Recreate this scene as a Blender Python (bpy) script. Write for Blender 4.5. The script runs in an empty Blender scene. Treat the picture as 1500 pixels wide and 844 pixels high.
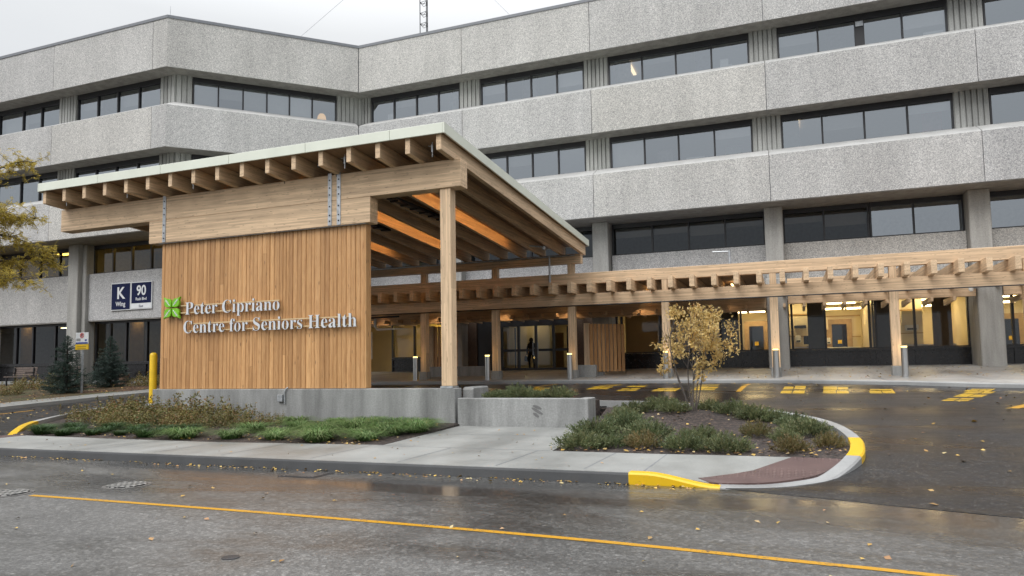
import bpy, bmesh, math, random
import numpy as np
from mathutils import Vector, Matrix
random.seed(7); RNG=np.random.default_rng(11)
R=math.radians
S=bpy.context.scene
COL=S.collection

# ------------------------------------------------------------------ scene helpers
def link(o,parent=None):
    COL.objects.link(o)
    if parent is not None: o.parent=parent
    return o
def tag(o,label=None,cat=None,group=None,kind=None):
    if label: o["label"]=label
    if cat: o["category"]=cat
    if group: o["group"]=group
    if kind: o["kind"]=kind
    return o
def wloc(o):
    l=Vector((0,0,0))
    while o is not None: l=l+o.location; o=o.parent
    return l
def thing(name,label,cat,loc=(0,0,0),group=None):
    o=bpy.data.objects.new(name,None); o.location=loc; o.empty_display_size=.2; link(o)
    return tag(o,label,cat,group)
class MB:
    """collects shapes in world coordinates, links them as one mesh object"""
    def __init__(s): s.v=[];s.f=[];s.sm=False
    def add(s,vs,fs):
        n=len(s.v); s.v+= [tuple(p) for p in vs]; s.f+=[tuple(i+n for i in f) for f in fs]
    def box(s,x0,x1,y0,y1,z0,z1):
        s.add([(x0,y0,z0),(x1,y0,z0),(x1,y1,z0),(x0,y1,z0),(x0,y0,z1),(x1,y0,z1),(x1,y1,z1),(x0,y1,z1)],
              [(0,3,2,1),(4,5,6,7),(0,1,5,4),(1,2,6,5),(2,3,7,6),(3,0,4,7)]); return s
    def prof(s,path,sec,closed=False):
        """sweep a closed section [(n,z)] along a plan path; n is measured to the left of travel"""
        P=[Vector((p[0],p[1])) for p in path]; k=len(P); m=len(sec); rows=[]
        for i in range(k):
            def nrm(a,b):
                d=(b-a).normalized(); return Vector((-d.y,d.x))
            if closed: n0=nrm(P[i-1],P[i]);n1=nrm(P[i],P[(i+1)%k])
            else:
                n0=nrm(P[max(i-1,0)],P[max(i,1)]); n1=nrm(P[min(i,k-2)],P[min(i+1,k-1)])
            b=(n0+n1); b=b/ max(b.dot(n0),1e-3) if b.length>1e-6 else n0
            dz=path[i][2] if len(path[i])>2 else 0
            rows.append([(P[i].x+b.x*n,P[i].y+b.y*n,z+dz) for n,z in sec])
        vs=[p for r in rows for p in r]; fs=[]
        for i in range(k if closed else k-1):
            j=(i+1)%k
            for a in range(m):
                c=(a+1)%m; fs.append((i*m+a,j*m+a,j*m+c,i*m+c))
        if not closed: fs+= [tuple(range(m-1,-1,-1)), tuple((k-1)*m+a for a in range(m))]
        s.add(vs,fs); return s
    def tube(s,path,r,seg=8,cap=True):
        P=[Vector(p) for p in path]; k=len(P)
        rr=r if isinstance(r,(list,tuple)) else [r]*k
        vs=[];fs=[];up=None
        for i in range(k):
            d=(P[min(i+1,k-1)]-P[max(i-1,0)]).normalized()
            if up is None: up=Vector((0,0,1)) if abs(d.z)<.9 else Vector((1,0,0))
            a=d.cross(up).normalized(); b=d.cross(a).normalized(); up=b.cross(d) if False else up
            for t in range(seg):
                an=2*math.pi*t/seg; vs.append(P[i]+(a*math.cos(an)+b*math.sin(an))*rr[i])
        for i in range(k-1):
            for t in range(seg):
                u=(t+1)%seg; fs.append((i*seg+t,i*seg+u,(i+1)*seg+u,(i+1)*seg+t))
        if cap: fs+=[tuple(range(seg-1,-1,-1)),tuple((k-1)*seg+t for t in range(seg))]
        s.add(vs,fs); return s
    def lathe(s,c,prof,seg=20):
        """prof [(r,z)] around the vertical through c"""
        m=len(prof); vs=[];fs=[]
        for r,z in prof:
            for t in range(seg):
                a=2*math.pi*t/seg; vs.append((c[0]+r*math.cos(a),c[1]+r*math.sin(a),c[2]+z))
        for i in range(m-1):
            for t in range(seg):
                u=(t+1)%seg; fs.append((i*seg+t,i*seg+u,(i+1)*seg+u,(i+1)*seg+t))
        fs+=[tuple(range(seg-1,-1,-1)),tuple((m-1)*seg+t for t in range(seg))]
        s.add(vs,fs); return s
    def prism(s,pts,ax,a0,a1):
        """extrude polygon pts along axis ax ('x','y','z') from a0 to a1"""
        def P(u,v,a): return {'x':(a,u,v),'y':(u,a,v),'z':(u,v,a)}[ax]
        n=len(pts); vs=[P(u,v,a0) for u,v in pts]+[P(u,v,a1) for u,v in pts]
        fs=[tuple(range(n-1,-1,-1)),tuple(range(n,2*n))]+[(i,(i+1)%n,n+(i+1)%n,n+i) for i in range(n)]
        s.add(vs,fs); return s
    def build(s,name,m,parent=None,smooth=False,bevel=0,fix=True):
        off=wloc(parent) if parent is not None else Vector((0,0,0))
        me=bpy.data.meshes.new(name)
        me.from_pydata([tuple(Vector(p)-off) for p in s.v],[],s.f); me.update()
        if fix:
            b=bmesh.new(); b.from_mesh(me); bmesh.ops.recalc_face_normals(b,faces=b.faces); b.to_mesh(me); b.free()
        if smooth:
            me.polygons.foreach_set('use_smooth',[True]*len(me.polygons))
            try: me.set_sharp_from_angle(angle=R(40))
            except Exception: pass
        if m: me.materials.append(m)
        o=bpy.data.objects.new(name,me); link(o,parent)
        if bevel:
            md=o.modifiers.new('edge','BEVEL'); md.width=bevel; md.segments=1; md.limit_method='ANGLE'
        return o
def copy_tree(o,loc,parent=None):
    c=o.copy(); link(c,parent if parent is not None else o.parent)
    if loc is not None: c.location=loc
    for ch in list(o.children): copy_tree(ch,None,c)
    return c
def quads(name,V,m,parent=None,n=4):
    """V: numpy array (k,n,3) of separate faces in local coordinates"""
    k=V.shape[0]; me=bpy.data.meshes.new(name)
    me.vertices.add(k*n); me.vertices.foreach_set('co',V.reshape(-1).astype(np.float32))
    me.loops.add(k*n); me.loops.foreach_set('vertex_index',np.arange(k*n,dtype=np.int32))
    me.polygons.add(k); me.polygons.foreach_set('loop_start',np.arange(0,k*n,n,dtype=np.int32))
    me.update(calc_edges=True); me.validate()
    if m: me.materials.append(m)
    return link(bpy.data.objects.new(name,me),parent)
def sheet(name,poly,zf,m,skirt=0,cuts=(),cutsx=(),parent=None,kind='structure'):
    """a polygon in plan laid on the height function zf, with a skirt hanging from its rim"""
    b=bmesh.new(); b.faces.new([b.verts.new((x,y,0)) for x,y in poly])
    for c in cuts: bmesh.ops.bisect_plane(b,geom=b.verts[:]+b.edges[:]+b.faces[:],plane_co=(0,c,0),plane_no=(0,1,0))
    for c in cutsx: bmesh.ops.bisect_plane(b,geom=b.verts[:]+b.edges[:]+b.faces[:],plane_co=(c,0,0),plane_no=(1,0,0))
    bmesh.ops.recalc_face_normals(b,faces=b.faces)
    if b.faces[:][0].normal.z<0: bmesh.ops.reverse_faces(b,faces=b.faces)
    for v in b.verts: v.co.z=zf(v.co.x,v.co.y)
    if skirt:
        be=[e for e in b.edges if e.is_boundary]
        r=bmesh.ops.extrude_edge_only(b,edges=be)
        for v in [g for g in r['geom'] if isinstance(g,bmesh.types.BMVert)]: v.co.z-=skirt
    me=bpy.data.meshes.new(name); b.to_mesh(me); b.free(); me.materials.append(m)
    o=link(bpy.data.objects.new(name,me),parent)
    if kind: o["kind"]=kind
    return o
def smooth_path(P,n=6):
    out=[]
    for i in range(len(P)-1):
        p0=np.array(P[max(i-1,0)],float);p1=np.array(P[i],float);p2=np.array(P[i+1],float);p3=np.array(P[min(i+2,len(P)-1)],float)
        for k in range(n):
            t=k/n; out.append(tuple(.5*((2*p1)+(-p0+p2)*t+(2*p0-5*p1+4*p2-p3)*t*t+(-p0+3*p1-3*p2+p3)*t**3)))
    out.append(tuple(map(float,P[-1]))); return out
def offset_path(P,w):
    out=[]
    for i,p in enumerate(P):
        a=Vector(P[max(i-1,0)][:2]);b=Vector(P[min(i+1,len(P)-1)][:2]); d=(b-a).normalized()
        out.append((p[0]-d.y*w,p[1]+d.x*w))
    return out
def kerb(name,path,w,zt,zb,m):
    """kerb strip: path is the outer rim, w to the left is its width; zt(x,y) top, zb depth below the top"""
    inn=offset_path(path,w); V=[];F=[]
    for (x,y),(u,v) in zip([p[:2] for p in path],inn):
        z=zt(x,y); e=.025
        V+=[(x,y,z-zb),(x,y,z-e),(x+(u-x)*.12,y+(v-y)*.12,z),(u,v,zt(x,y)),(u,v,z-zb)]
    k=len(path)
    for i in range(k-1):
        for a in range(4): F.append((i*5+a,(i+1)*5+a,(i+1)*5+a+1,i*5+a+1))
    F+=[(0,1,2,3,4),tuple((k-1)*5+a for a in (4,3,2,1,0))]
    mb=MB(); mb.add(V,F); o=mb.build(name,m); o["kind"]='structure'; return o

# ------------------------------------------------------------------ material helpers
class NT:
    def __init__(s,name):
        s.m=bpy.data.materials.new(name); s.m.use_nodes=True; s.t=s.m.node_tree; s.b=s.t.nodes['Principled BSDF']
    def n(s,typ,ins=None,**kw):
        nd=s.t.nodes.new(typ)
        for k,v in kw.items(): setattr(nd,k,v)
        if ins:
            for k,v in ins.items(): s.set(nd.inputs[k],v)
        return nd
    def set(s,sock,v):
        if hasattr(v,'is_output') or isinstance(v,bpy.types.NodeSocket): s.t.links.new(v,sock)
        else: sock.default_value=v
    def B(s,**kw):
        for k,v in kw.items(): s.set(s.b.inputs[k.replace('_',' ')],v)
    def obj(s): return s.n('ShaderNodeTexCoord').outputs['Object']
    def pos(s): return s.n('ShaderNodeNewGeometry').outputs['Position']
    def map(s,v,scale=(1,1,1),loc=None):
        d=s.n('ShaderNodeMapping',{'Vector':v,'Scale':scale})
        if loc is not None: s.set(d.inputs['Location'],loc)
        return d.outputs[0]
    def noise(s,v,scale,detail=4,rough=.55,dist=0): return s.n('ShaderNodeTexNoise',{'Vector':v,'Scale':scale,'Detail':detail,'Roughness':rough,'Distortion':dist}).outputs['Fac']
    def ramp(s,f,*st,interp='LINEAR'):
        r=s.n('ShaderNodeValToRGB',{'Fac':f}); cr=r.color_ramp; cr.interpolation=interp
        while len(cr.elements)<len(st): cr.elements.new(.5)
        for e,(p,c) in zip(cr.elements,st): e.position=p; e.color=(c if isinstance(c,(tuple,list)) else (c,c,c))[:3] and tuple((c if isinstance(c,(tuple,list)) else (c,c,c))[:3])+(1,)
        return r.outputs['Color']
    def mix(s,f,a,b,mode='MIX'):
        d=s.n('ShaderNodeMix',data_type='RGBA',blend_type=mode); s.set(d.inputs[0],f)
        for i,v in ((6,a),(7,b)):
            if isinstance(v,(tuple,list)) and len(v)==3: v=tuple(v)+(1,)
            s.set(d.inputs[i],v)
        return d.outputs[2]
    def math(s,op,a,b=None):
        d=s.n('ShaderNodeMath',operation=op); s.set(d.inputs[0],a)
        if b is not None: s.set(d.inputs[1],b)
        return d.outputs[0]
    def bump(s,h,strength=.3,dist=.02): 
        s.B(Normal=s.n('ShaderNodeBump',{'Height':h,'Strength':strength,'Distance':dist}).outputs[0])
    def rand(s): return s.n('ShaderNodeObjectInfo').outputs['Random']
    def isl(s): return s.n('ShaderNodeNewGeometry').outputs['Random Per Island']
def c3(h,k=1.):
    """sRGB triple 0-255 to linear"""
    return tuple((((v/255)/12.92) if v<=10 else ((v/255+.055)/1.055)**2.4)*k for v in h)
def plain(name,col,rough=.6,metal=0,spec=.5,var=.12,scale=6,bump=0):
    t=NT(name); v=t.obj(); f=t.noise(v,scale,5)
    lo=tuple(c*(1-var) for c in col);hi=tuple(min(1,c*(1+var)) for c in col)
    t.B(Base_Color=t.ramp(f,(.3,lo),(.7,hi)),Roughness=t.ramp(f,(.3,max(0,rough-.07)),(.7,min(1,rough+.07))),Metallic=metal)
    t.b.inputs['Specular IOR Level'].default_value=spec
    if bump: t.bump(t.noise(v,scale*8,3),bump,.01)
    return t.m
def emit(name,col,st):
    t=NT(name); t.B(Base_Color=(*col,1),Emission_Color=(*col,1),Emission_Strength=st); return t.m
M={}
# exposed aggregate precast
t=NT('exposed_aggregate'); v=t.obj()
vo=t.n('ShaderNodeTexVoronoi',{'Vector':v,'Scale':38.}); cell=t.n('ShaderNodeSeparateColor',{'Color':vo.outputs['Color']}).outputs[0]
vo2=t.n('ShaderNodeTexVoronoi',{'Vector':v,'Scale':66.}); cell2=t.n('ShaderNodeSeparateColor',{'Color':vo2.outputs['Color']}).outputs[0]
f=t.math('ADD',t.math('MULTIPLY',cell,.6),t.math('MULTIPLY',cell2,.4))
c=t.ramp(f,(.08,(.255,.255,.262)),(.35,(.39,.39,.39)),(.6,(.51,.507,.50)),(.9,(.72,.71,.69)))
big=t.ramp(t.noise(t.map(v,(.35,.35,.12)),1.2,5,.6),(.3,.82),(.7,1.06))
c=t.mix(1,c,big,'MULTIPLY')
c=t.mix(.22,c,t.ramp(t.noise(t.map(v,(2.2,2.2,.16)),1.,5,.65),(.36,.72),(.58,1.05)),'MULTIPLY')
c=t.mix(1,c,t.ramp(t.rand(),(0,(.93,.935,.955)),(1,(1.05,1.035,1.0))),'MULTIPLY')
t.B(Base_Color=c,Roughness=.85); t.bump(f,.5,.012); M['agg']=t.m
def concrete(name,col,stain=.35,vert=True,scale=1.4):
    t=NT(name); v=t.pos()
    a=t.noise(t.map(v,(1,1,.28) if vert else (1,1,1)),scale,7,.65); b=t.noise(v,28,4,.6); s=t.noise(t.map(v,(3,3,.25) if vert else (1,1,1)),1.1,4)
    c=t.ramp(a,(.3,tuple(x*(1-stain) for x in col)),(.55,col),(.75,tuple(x*(1+stain*.45) for x in col)))
    c=t.mix(.5,c,t.ramp(b,(.3,.55),(.7,1.15)),'MULTIPLY')
    if vert: c=t.mix(.45,c,t.ramp(s,(.38,.55),(.6,1.1)),'MULTIPLY')
    t.B(Base_Color=c,Roughness=t.ramp(a,(.3,.5),(.7,.8))); t.bump(b,.15,.006); return t.m
M['conc']=concrete('cast_concrete',(.29,.295,.29),.42)
M['col']=concrete('column_concrete',(.40,.395,.375),.18)
M['soffit']=concrete('soffit_concrete',(.33,.32,.30),.15)
M['flute']=concrete('fluted_concrete',(.40,.405,.39),.3)
def paving(name,col):
    t=NT(name); v=t.pos()
    a=t.noise(v,.9,7,.65); b=t.noise(v,45,3,.6); w=t.noise(t.map(v,(1,.45,1)),.7,4)
    c=t.ramp(a,(.3,tuple(x*.78 for x in col)),(.7,tuple(x*1.12 for x in col)))
    c=t.mix(.4,c,t.ramp(b,(.3,.7),(.7,1.15)),'MULTIPLY')
    c=t.mix(1,c,t.ramp(w,(.38,.78),(.6,1.)),'MULTIPLY')
    t.B(Base_Color=c,Roughness=t.ramp(w,(.35,.3),(.62,.6))); t.bump(b,.12,.004); return t.m
M['walk']=paving('wet_sidewalk_concrete',(.265,.27,.26))
M['plaza']=paving('plaza_concrete',(.34,.33,.315))
M['kerb']=paving('kerb_concrete',(.32,.325,.325))
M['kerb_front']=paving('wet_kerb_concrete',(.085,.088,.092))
def asphalt(name,lo,hi,wet0,wet1,sp=140.,warm=1.0,gut=None,spc=.5):
    t=NT(name); v=t.pos()
    g=t.noise(v,sp*.34,3,.9); a=t.noise(t.map(v,(.55,1,1)),.55,6,.6); w=t.noise(t.map(v,(.35,1,1)),.42,5,.62,.4)
    if gut: w=t.math('ADD',w,t.n('ShaderNodeMapRange',{0:t.n('ShaderNodeSeparateXYZ',{0:v}).outputs[1],1:gut[0],2:gut[1],3:.10,4:-.09}).outputs[0])
    st=t.n('ShaderNodeTexVoronoi',{'Vector':v,'Scale':52.}).outputs['Color']
    stv=t.n('ShaderNodeSeparateColor',{'Color':st}).outputs[0]
    c=t.ramp(g,(.3,lo),(.75,hi)); c=t.mix(1,c,t.ramp(a,(.3,.62),(.7,1.25)),'MULTIPLY')
    c=t.mix(t.ramp(stv,(.9,0),(.97,.35)),c,(.24*warm,.235,.225))
    c=t.mix(1,c,t.ramp(w,(.42,.62),(.6,1.1)),'MULTIPLY')
    gr=t.n('ShaderNodeSeparateColor',{'Color':t.n('ShaderNodeTexVoronoi',{'Vector':v,'Scale':27.}).outputs['Color']}).outputs[1]
    c=t.mix(1,c,t.ramp(gr,(.0,.72),(.6,.95),(1.,1.42)),'MULTIPLY')
    t.B(Base_Color=c,Roughness=t.ramp(w,(.40,wet0),(.62,wet1))); t.b.inputs['Specular IOR Level'].default_value=spc
    d=t.ramp(w,(.38,.06),(.6,1.))
    h=t.math('MULTIPLY',t.noise(v,70.,3,.6),d); t.bump(h,.42,.006); return t.m
M['road']=asphalt('worn_wet_asphalt',(.026,.026,.026),(.168,.165,.158),.11,.50,gut=(5.2,8.6))
M['drive']=asphalt('new_wet_asphalt',(.010,.010,.011),(.036,.036,.038),.22,.46,spc=.24)
def glulam(name,ax,col,kd=.55,dark=.0):
    t=NT(name); v=t.obj(); r=t.rand()
    cmb=t.n('ShaderNodeCombineXYZ',{0:t.math('MULTIPLY',r,37.),1:t.math('MULTIPLY',r,19.),2:t.math('MULTIPLY',r,53.)}).outputs[0]
    sc={'x':(.35,6,6),'y':(6,.35,6),'z':(6,6,.35)}[ax]
    vv=t.map(v,sc,cmb); a=t.noise(vv,3.2,6,.62,.3)
    p=t.n('ShaderNodeSeparateXYZ',{0:v}); lam=p.outputs[{'x':2,'y':2,'z':0}[ax]]; al=p.outputs[{'x':0,'y':1,'z':2}[ax]]
    li=t.math('FLOOR',t.math('MULTIPLY',lam,26.))
    seg=t.math('FLOOR',t.math('ADD',t.math('MULTIPLY',al,.33),t.math('MULTIPLY',li,.377)))
    wn=t.n('ShaderNodeTexWhiteNoise',{0:t.n('ShaderNodeCombineXYZ',{0:li,1:seg,2:t.math('MULTIPLY',r,91.)}).outputs[0]},noise_dimensions='3D').outputs['Value']
    fr=t.math('FRACT',t.math('MULTIPLY',lam,26.)); line=t.ramp(fr,(.0,.74),(.09,1.),(.92,1.),(1.,.78))
    c=t.ramp(a,(.25,tuple(x*.66 for x in col)),(.5,col),(.78,tuple(min(1,x*1.2) for x in col)))
    c=t.mix(1,c,t.ramp(wn,(0,(.82,.80,.78)),(1,(1.12,1.1,1.07))),'MULTIPLY')
    c=t.mix(.8,c,line,'MULTIPLY')
    kv=t.n('ShaderNodeTexVoronoi',{'Vector':t.map(v,{'x':(1.1,9,9),'y':(9,1.1,9),'z':(9,9,1.1)}[ax],cmb),'Scale':1.25}).outputs['Distance']
    c=t.mix(t.ramp(kv,(.06,kd),(.13,0)),c,tuple(x*.22 for x in col))
    c=t.mix(.5,c,t.ramp(t.noise(v,.6,4),(.3,.8),(.7,1.1)),'MULTIPLY')
    k2=t.n('ShaderNodeTexVoronoi',{'Vector':t.map(v,{'x':(4,16,16),'y':(16,4,16),'z':(16,16,4)}[ax],cmb),'Scale':1.}).outputs['Distance']
    c=t.mix(t.ramp(k2,(.10,kd),(.16,0)),c,tuple(x*.25 for x in col))
    t.B(Base_Color=c,Roughness=.62); t.bump(a,.12,.004); return t.m
GL=(.63,.465,.305)
for ax in 'xyz': M['gl'+ax]=glulam('glulam_timber_'+ax,ax,GL)
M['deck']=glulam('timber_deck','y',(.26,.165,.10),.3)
# cedar cladding
t=NT('cedar_cladding'); v=t.obj(); r=t.isl()
cmb=t.n('ShaderNodeCombineXYZ',{0:t.math('MULTIPLY',r,40.),1:0.,2:t.math('MULTIPLY',r,70.)}).outputs[0]
a=t.noise(t.map(v,(9,9,.7),cmb),2.2,6,.62,1.2); b=t.noise(t.map(v,(22,22,1.1),cmb),2.,4,.6,.8)
c=t.ramp(a,(.25,(.39,.195,.075)),(.5,(.52,.285,.118)),(.78,(.62,.37,.17)))
c=t.mix(1,c,t.ramp(r,(0,(.78,.74,.70)),(.35,(.95,.93,.9)),(.7,(1.06,1.06,1.08)),(1,(1.22,1.25,1.28))),'MULTIPLY')
c=t.mix(.4,c,t.ramp(b,(.35,.62),(.6,1.08)),'MULTIPLY')
kv=t.n('ShaderNodeTexVoronoi',{'Vector':t.map(v,(7,7,1.6),cmb),'Scale':1.0}).outputs['Distance']
c=t.mix(t.ramp(kv,(.05,.75),(.11,0)),c,(.07,.03,.012))
t.B(Base_Color=c,Roughness=.5); t.bump(b,.2,.004); M['clad']=t.m
M['fascia']=plain('pale_green_fascia',(.66,.69,.60),.38,var=.05,scale=1.5)
M['coping']=plain('grey_coping',(.16,.17,.19),.5)
M['steel']=plain('galvanised_steel',(.42,.44,.46),.42,.75,var=.25,scale=9)
t=NT('brushed_stainless'); v=t.obj(); f=t.noise(t.map(v,(40,40,1)),3,3); t.B(Base_Color=t.ramp(f,(.3,(.42,.42,.42)),(.7,(.6,.6,.59))),Metallic=1.,Roughness=.28); M['inox']=t.m
M['black']=plain('black_metal',(.012,.012,.014),.45)
M['frame']=plain('dark_bronze_frame',(.018,.018,.021),.4)
M['spandrel']=plain('black_spandrel',(.012,.012,.014),.25)
M['yellow']=plain('yellow_paint',(.78,.50,.012),.45,var=.1,scale=4)
M['yroad']=None
def worn(name,col,thr):
    t=NT(name); v=t.pos(); f=t.noise(v,26,5,.75); g=t.noise(v,2.2,4); c=t.mix(t.ramp(t.math('ADD',f,t.math('MULTIPLY',g,.35)),(thr,0),(thr+.1,1)),col,(.05,.05,.05))
    t.B(Base_Color=c,Roughness=.35); t.bump(f,.2,.004); return t.m
M['yroad']=worn('worn_yellow_paint',(.47,.24,.008),.74)
M['yroad2']=worn('worn_stencil_paint',(.52,.32,.014),.70)
M['ykerb']=worn('kerb_yellow_paint',(.66,.41,.006),.79)
def glass(name,tint,refl,base=0.0,vary=False):
    t=NT(name); n=t.t.nodes; n.remove(t.b); out=n['Material Output']
    tr=t.n('ShaderNodeBsdfTransparent',{'Color':(*tint,1)}); isl_=t.isl()
    if vary: t.set(tr.inputs['Color'],t.ramp(isl_,(0,tuple(x*.55 for x in tint)),(1,tuple(x*1.25 for x in tint)))); refl=t.math('ADD',t.math('MULTIPLY',isl_,.05),refl-.025)
    gl=t.n('ShaderNodeBsdfGlossy',{'Color':(.86,.93,1,1),'Roughness':.012})
    fr=t.n('ShaderNodeFresnel',{'IOR':1.5}).outputs[0]
    mx=t.n('ShaderNodeMixShader',{0:t.math('ADD',t.math('MULTIPLY',fr,.9),refl)}); t.t.links.new(tr.outputs[0],mx.inputs[1]); t.t.links.new(gl.outputs[0],mx.inputs[2])
    t.t.links.new(mx.outputs[0],out.inputs['Surface']); return t.m
M['glass']=glass('tinted_window_glass',(.62,.64,.66),.265,vary=True)
M['glass2']=glass('low_reflection_glass',(.40,.39,.38),.012)  # lower panes: reduced reflectance stands in for dark surroundings they would mirror
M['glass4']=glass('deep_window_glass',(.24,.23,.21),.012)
M['glass3']=glass('darkened_window_glass',(.42,.40,.37),.0)  # tint darkened in place of dim reflections and rooms behind the glass
M['glass0']=glass('clear_window_glass',(.92,.92,.90),.0)
M['room']=plain('room_wall_paint',(.42,.42,.42),.8)
M['cream']=plain('cream_room_wall',(.70,.60,.40),.8,var=.06,scale=1)
M['ceil']=plain('room_ceiling',(.6,.58,.52),.8,var=.04)
M['rfloor']=plain('room_floor',(.22,.19,.15),.5)
M['oak']=plain('oak_door',(.42,.28,.13),.5,var=.15)
M['white']=plain('white_plastic',(.75,.75,.72),.45,var=.04)
M['mulch']=None
t=NT('bark_mulch'); v=t.pos(); vo=t.n('ShaderNodeTexVoronoi',{'Vector':t.map(v,(1,1,1)),'Scale':26.}); g=t.n('ShaderNodeSeparateColor',{'Color':vo.outputs['Color']}).outputs[0]; f=t.noise(v,1.3,5)
c=t.ramp(g,(.1,(.010,.007,.006)),(.6,(.030,.020,.017)),(.95,(.075,.052,.042))); c=t.mix(1,c,t.ramp(f,(.3,.7),(.7,1.3)),'MULTIPLY'); t.B(Base_Color=c,Roughness=.75); t.bump(g,1.,.03); M['mulch']=t.m
t=NT('leaf_litter_mulch'); v=t.pos(); vo=t.n('ShaderNodeTexVoronoi',{'Vector':v,'Scale':16.}); g=t.n('ShaderNodeSeparateColor',{'Color':vo.outputs['Color']}).outputs[0]; f=t.noise(v,.8,5)
c=t.mix(t.ramp(f,(.4,0),(.62,.85)),t.ramp(g,(.1,(.03,.014,.008)),(.6,(.08,.035,.015)),(.95,(.15,.07,.025))),t.ramp(g,(.1,(.03,.04,.012)),(.9,(.06,.075,.02))))
t.B(Base_Color=c,Roughness=.8); t.bump(g,1.,.03); M['litter']=t.m
M['tact']=None
t=NT('tactile_rust_iron'); v=t.pos(); f=t.noise(v,3,5); d=t.n('ShaderNodeTexVoronoi',{'Vector':v,'Scale':11.,'Randomness':0.},feature='F1').outputs['Distance']
c=t.ramp(f,(.3,(.095,.055,.05)),(.7,(.155,.095,.085))); c=t.mix(t.ramp(d,(.2,.0),(.4,.55)),c,(.05,.025,.024)); t.B(Base_Color=c,Roughness=.5); t.bump(t.ramp(d,(.18,1),(.36,0)),1.,.02); M['tact']=t.m
M['ground']=plain('far_ground',(.05,.05,.045),.8)
M['navy']=plain('navy_sign_face',(.010,.015,.055),.7,spec=.15,var=.05)
M['signwhite']=plain('white_sign_vinyl',(.72,.74,.76),.4,var=.03)
M['letter']=plain('satin_silver_letter',(.60,.62,.65),.4,.0,var=.04)
M['letterside']=plain('dark_letter_return',(.10,.10,.11),.45)
M['rail']=plain('tan_sign_rail',(.62,.47,.27),.5,var=.05)
M['leafgreen']=plain('lime_emblem_face',(.17,.46,.012),.35,var=.06)
M['leafside']=plain('green_emblem_side',(.06,.18,.008),.4)
M['warm']=emit('warm_lamp',(1.,.72,.36),3.)
M['pstrip']=emit('pergola_light_strip',(1.,.62,.25),3.5)
M['strip']=emit('amber_light_strip',(1.,.56,.20),14.)
M['boll']=emit('bollard_lamp',(1.,.74,.22),2.2)
M['panel']=emit('office_ceiling_light',(1.,.80,.44),7.5)
M['yelpanel']=emit('lobby_ceiling_light',(1.,.66,.13),9.)
def foliage(name,cols,trans=.25,rough=.55):
    t=NT(name); r=t.isl(); k=len(cols); o=t.rand()
    c=t.ramp(r,*[(i/(k-1),cc) for i,cc in enumerate(cols)])
    c=t.mix(1,c,t.ramp(t.noise(t.pos(),2.2,4),(.3,.62),(.7,1.3)),'MULTIPLY')
    c=t.mix(1,c,t.ramp(o,(0,(.86,.9,.86)),(1,(1.12,1.06,1.0))),'MULTIPLY')
    t.B(Base_Color=c,Roughness=rough)
    n=t.t.nodes; out=n['Material Output']; tl=t.n('ShaderNodeBsdfTranslucent',{'Color':c})
    mx=t.n('ShaderNodeMixShader',{0:trans}); t.t.links.new(t.b.outputs[0],mx.inputs[1]); t.t.links.new(tl.outputs[0],mx.inputs[2]); t.t.links.new(mx.outputs[0],out.inputs['Surface']); return t.m
M['juniper']=foliage('juniper_needles',[(.065,.09,.04),(.105,.14,.062),(.145,.175,.085),(.20,.19,.09)])
M['juniper_dry']=foliage('browning_juniper_needles',[(.085,.095,.04),(.13,.125,.05),(.18,.125,.055),(.19,.15,.065)])
M['grass']=foliage('lush_grass_blades',[(.05,.11,.025),(.085,.17,.045),(.14,.23,.075),(.23,.27,.13)])
M['grassd']=foliage('short_grass_blades',[(.025,.065,.02),(.04,.09,.025),(.065,.11,.03)])
M['spirea']=foliage('autumn_shrub_leaves',[(.07,.085,.025),(.13,.13,.045),(.19,.17,.06),(.24,.12,.06),(.15,.16,.05),(.30,.24,.09)])
M['spruce']=foliage('spruce_needles',[(.018,.038,.032),(.032,.062,.05),(.05,.085,.07)],.1)
M['gold']=foliage('golden_leaves',[(.44,.30,.10),(.60,.44,.17),(.68,.53,.24),(.56,.35,.13)],.35)
M['locust']=foliage('yellowing_locust_leaves',[(.30,.26,.05),(.52,.40,.07),(.62,.44,.08),(.42,.36,.08)],.35)
M['bark']=plain('grey_bark',(.10,.085,.075),.85,var=.3,scale=20,bump=.5)
M['darkbark']=plain('dark_bark',(.045,.035,.03),.85,var=.3,scale=20,bump=.5)
M['litterleaf']=foliage('fallen_leaf',[(.30,.14,.03),(.45,.28,.05),(.52,.36,.10),(.28,.13,.06),(.50,.42,.22)],.0,.45)
EXPOSURE=.84; SKY=.085; SUN=.9
# ------------------------------------------------------------------ camera, sky, sun
cam=bpy.data.cameras.new('camera'); co=bpy.data.objects.new('camera',cam); COL.objects.link(co)
yaw,pit,rol=R(21.14005),R(4.33396),R(-.95693)
fw=Vector((-math.sin(yaw)*math.cos(pit),math.cos(yaw)*math.cos(pit),math.sin(pit))); rt=Vector((math.cos(yaw),math.sin(yaw),0)); up=rt.cross(fw)
r2=rt*math.cos(rol)+up*math.sin(rol); u2=up*math.cos(rol)-rt*math.sin(rol)
mx=Matrix((r2,u2,-fw)).transposed().to_4x4(); mx.translation=Vector((0,0,1.6)); co.matrix_world=mx
cam.sensor_fit='HORIZONTAL'; cam.sensor_width=36; cam.lens=1051.05/1500*36; cam.shift_y=31.13/1500; cam.clip_start=.05; cam.clip_end=2000
S.camera=co
S.render.engine='CYCLES'; S.view_settings.view_transform='Standard'; S.view_settings.look='None'; S.view_settings.gamma=1; S.view_settings.exposure=EXPOSURE
S.view_settings.use_curve_mapping=False
S.cycles.use_denoising=True; S.cycles.max_bounces=7; S.cycles.transparent_max_bounces=10; S.cycles.caustics_reflective=False; S.cycles.caustics_refractive=False; S.cycles.sample_clamp_indirect=6
W=bpy.data.worlds.new('World'); S.world=W; W.use_nodes=True; nt=W.node_tree; bg=nt.nodes['Background']
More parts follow.
